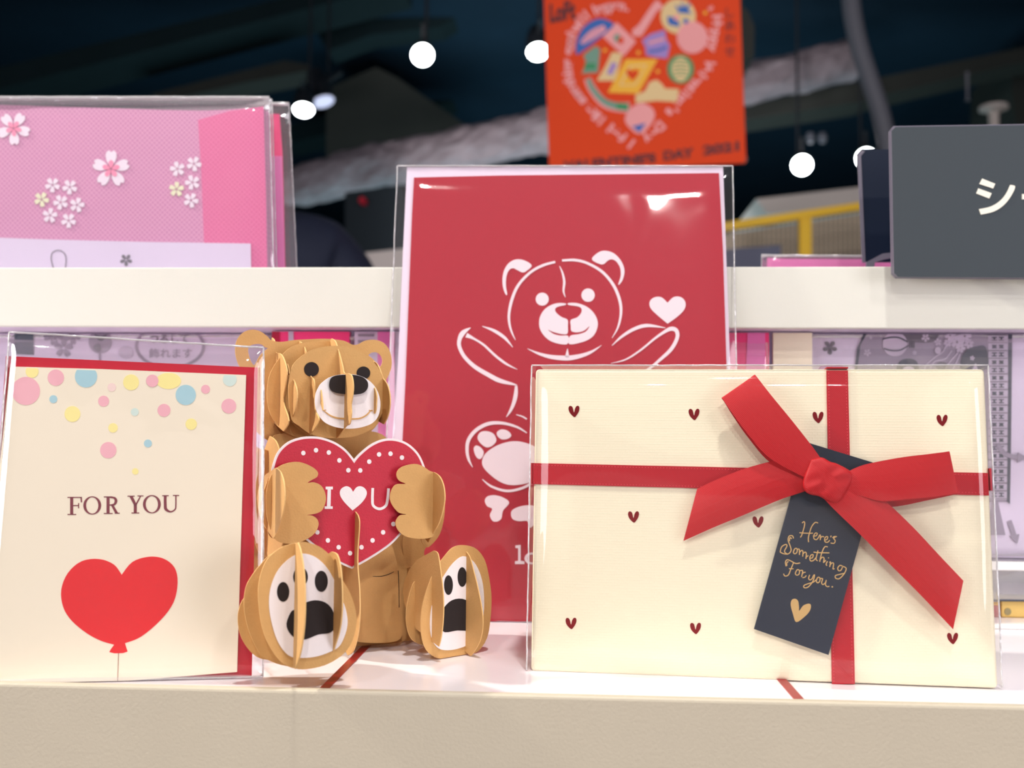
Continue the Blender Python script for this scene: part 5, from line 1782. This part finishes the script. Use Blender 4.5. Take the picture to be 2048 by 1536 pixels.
for j in range(26):
    z0 = at_y(1500, 452 + j * 12, YR).z
    sl = 0.152 * 0
    mb.box(WORLD, at_y(1380, 500, YR).x, at_y(1900, 500, YR).x, YR + 0.0091, YR + 0.012, z0 - 0.0014, z0 + 0.0014, 'mesh_wire')
mb.build('wire_mesh', yr)
slab('beige_panel', [(1380, 480), (1600, 446), (1900, 400), (1900, 1500), (1380, 1500)], 3.25, 0.05, 'beige', 'beige slatted board behind the yellow frame', 'panel')
slab('shop_canopy', [(1512, 398), (1720, 374), (1900, 352), (1900, 400), (1720, 412), (1535, 428)], 3.6, 0.8, 'canopy', 'off white canopy edge above the yellow frame', 'canopy')
slab('slate_box', [(1400, 505), (1478, 496), (1562, 490), (1566, 1634), (1400, 1634)], 2.7, 0.15, 'slate', 'slate blue box low in front of the yellow frame', 'box')
slab('grey_carton', [(725, 506), (800, 498), (830, 496), (830, 1660), (723, 1660)], 2.6, 0.3, 'canopy', 'pale grey carton edge beside the red card', 'box')
slab('dark_cabinet', [(690, 385), (800, 370), (800, 1360), (690, 1360)], 4.04, 0.3, 'wall_dark', 'dark cabinet in the background with a small red light', 'cabinet')
c = at_y(724, 400, 4.0)
mb = MB(); mb.tube([c, c + Vector((0, 0.06, 0))], 0.014, 'env_red', 16); tag(mb.build('red_button', origin=c), 'small round red light cover in the dark background', 'sign')

# ================================================================== PERSON
def person():
    y = 1.75
    sh = at_y(700, 450, y)            # right end of the shoulder
    root = bpy.data.objects.new('person', None)
    col.objects.link(root)
    cx = sh.x - 0.19
    root.location = (cx, y, 0)
    root.rotation_euler = (0, 0, R(20))
    ROOTM[root.name] = Matrix.Identity(4)
    shz = sh.z - 0.02

    def skin(name, verts, edges, radii, k, parent, sub=2):
        me = bpy.data.meshes.new(name)
        me.from_pydata(verts, edges, [])
        o = bpy.data.objects.new(name, me)
        col.objects.link(o)
        o.parent = parent
        md = o.modifiers.new('skin', 'SKIN')
        md.use_smooth_shade = True
        for i, r_ in enumerate(radii):
            me.skin_vertices[0].data[i].radius = r_ if isinstance(r_, tuple) else (r_, r_)
        me.skin_vertices[0].data[0].use_root = True
        o.modifiers.new('sub', 'SUBSURF').levels = sub
        o.modifiers['sub'].render_levels = sub
        me.materials.append(M[k])
        return o
    h = shz
    V = [(0, 0, .92), (0, 0, 1.1), (0, -.01, h - .12), (0, -.03, h - 0.01), (0, -.06, h + .02),
         (.13, -.02, h - .03), (.19, -.02, h - .08), (.23, -.03, h - .3), (.20, -.2, h - .45), (.17, -.24, h - .47),
         (-.13, -.02, h - .03), (-.19, -.02, h - .08), (-.23, -.03, h - .3), (-.20, -.2, h - .45), (-.17, -.24, h - .47),
         (.09, 0, .86), (.1, -.01, .48), (.1, .02, .08), (.1, -.1, .04),
         (-.09, 0, .86), (-.1, -.01, .48), (-.1, .02, .08), (-.1, -.1, .04)]
    Ed = [(0, 1), (1, 2), (2, 3), (3, 4), (3, 5), (5, 6), (6, 7), (7, 8), (8, 9), (3, 10), (10, 11), (11, 12), (12, 13), (13, 14), (0, 15), (15, 16), (16, 17), (17, 18), (0, 19), (19, 20), (20, 21), (21, 22)]
    Rr = [(.16, .12), (.15, .11), (.17, .12), .07, .05, .075, .07, .052, .042, .03, .075, .07, .052, .042, .03, .085, .062, .042, .04, .085, .062, .042, .04]
    bd = skin('body', V, Ed, Rr, 'coat', root)
    hd = [(0, -.05, h + .02), (-.02, -.10, h + .04), (-.03, -.14, h + .05), (-.03, -.19, h + .05)]
    skin('head', hd, [(0, 1), (1, 2), (2, 3)], [.05, .075, (.075, .088), .06], 'skin', bd)
    mb = MB()
    C0 = Vector((-.03, -.13, h + .06))
    mb.grid(lambda u, v: C0 + Vector((math.sin(v * math.pi * .72) * math.cos(u * 2 * math.pi) * .09, .03 + math.sin(v * math.pi * .72) * math.sin(u * 2 * math.pi) * .10, math.cos(v * math.pi * .72) * .095)), 24, 14, 'hair')
    mb.build('hair', bd, smooth_=True)
    tag(root, 'person in a dark navy jacket standing beyond the pink packs', 'person')


person()
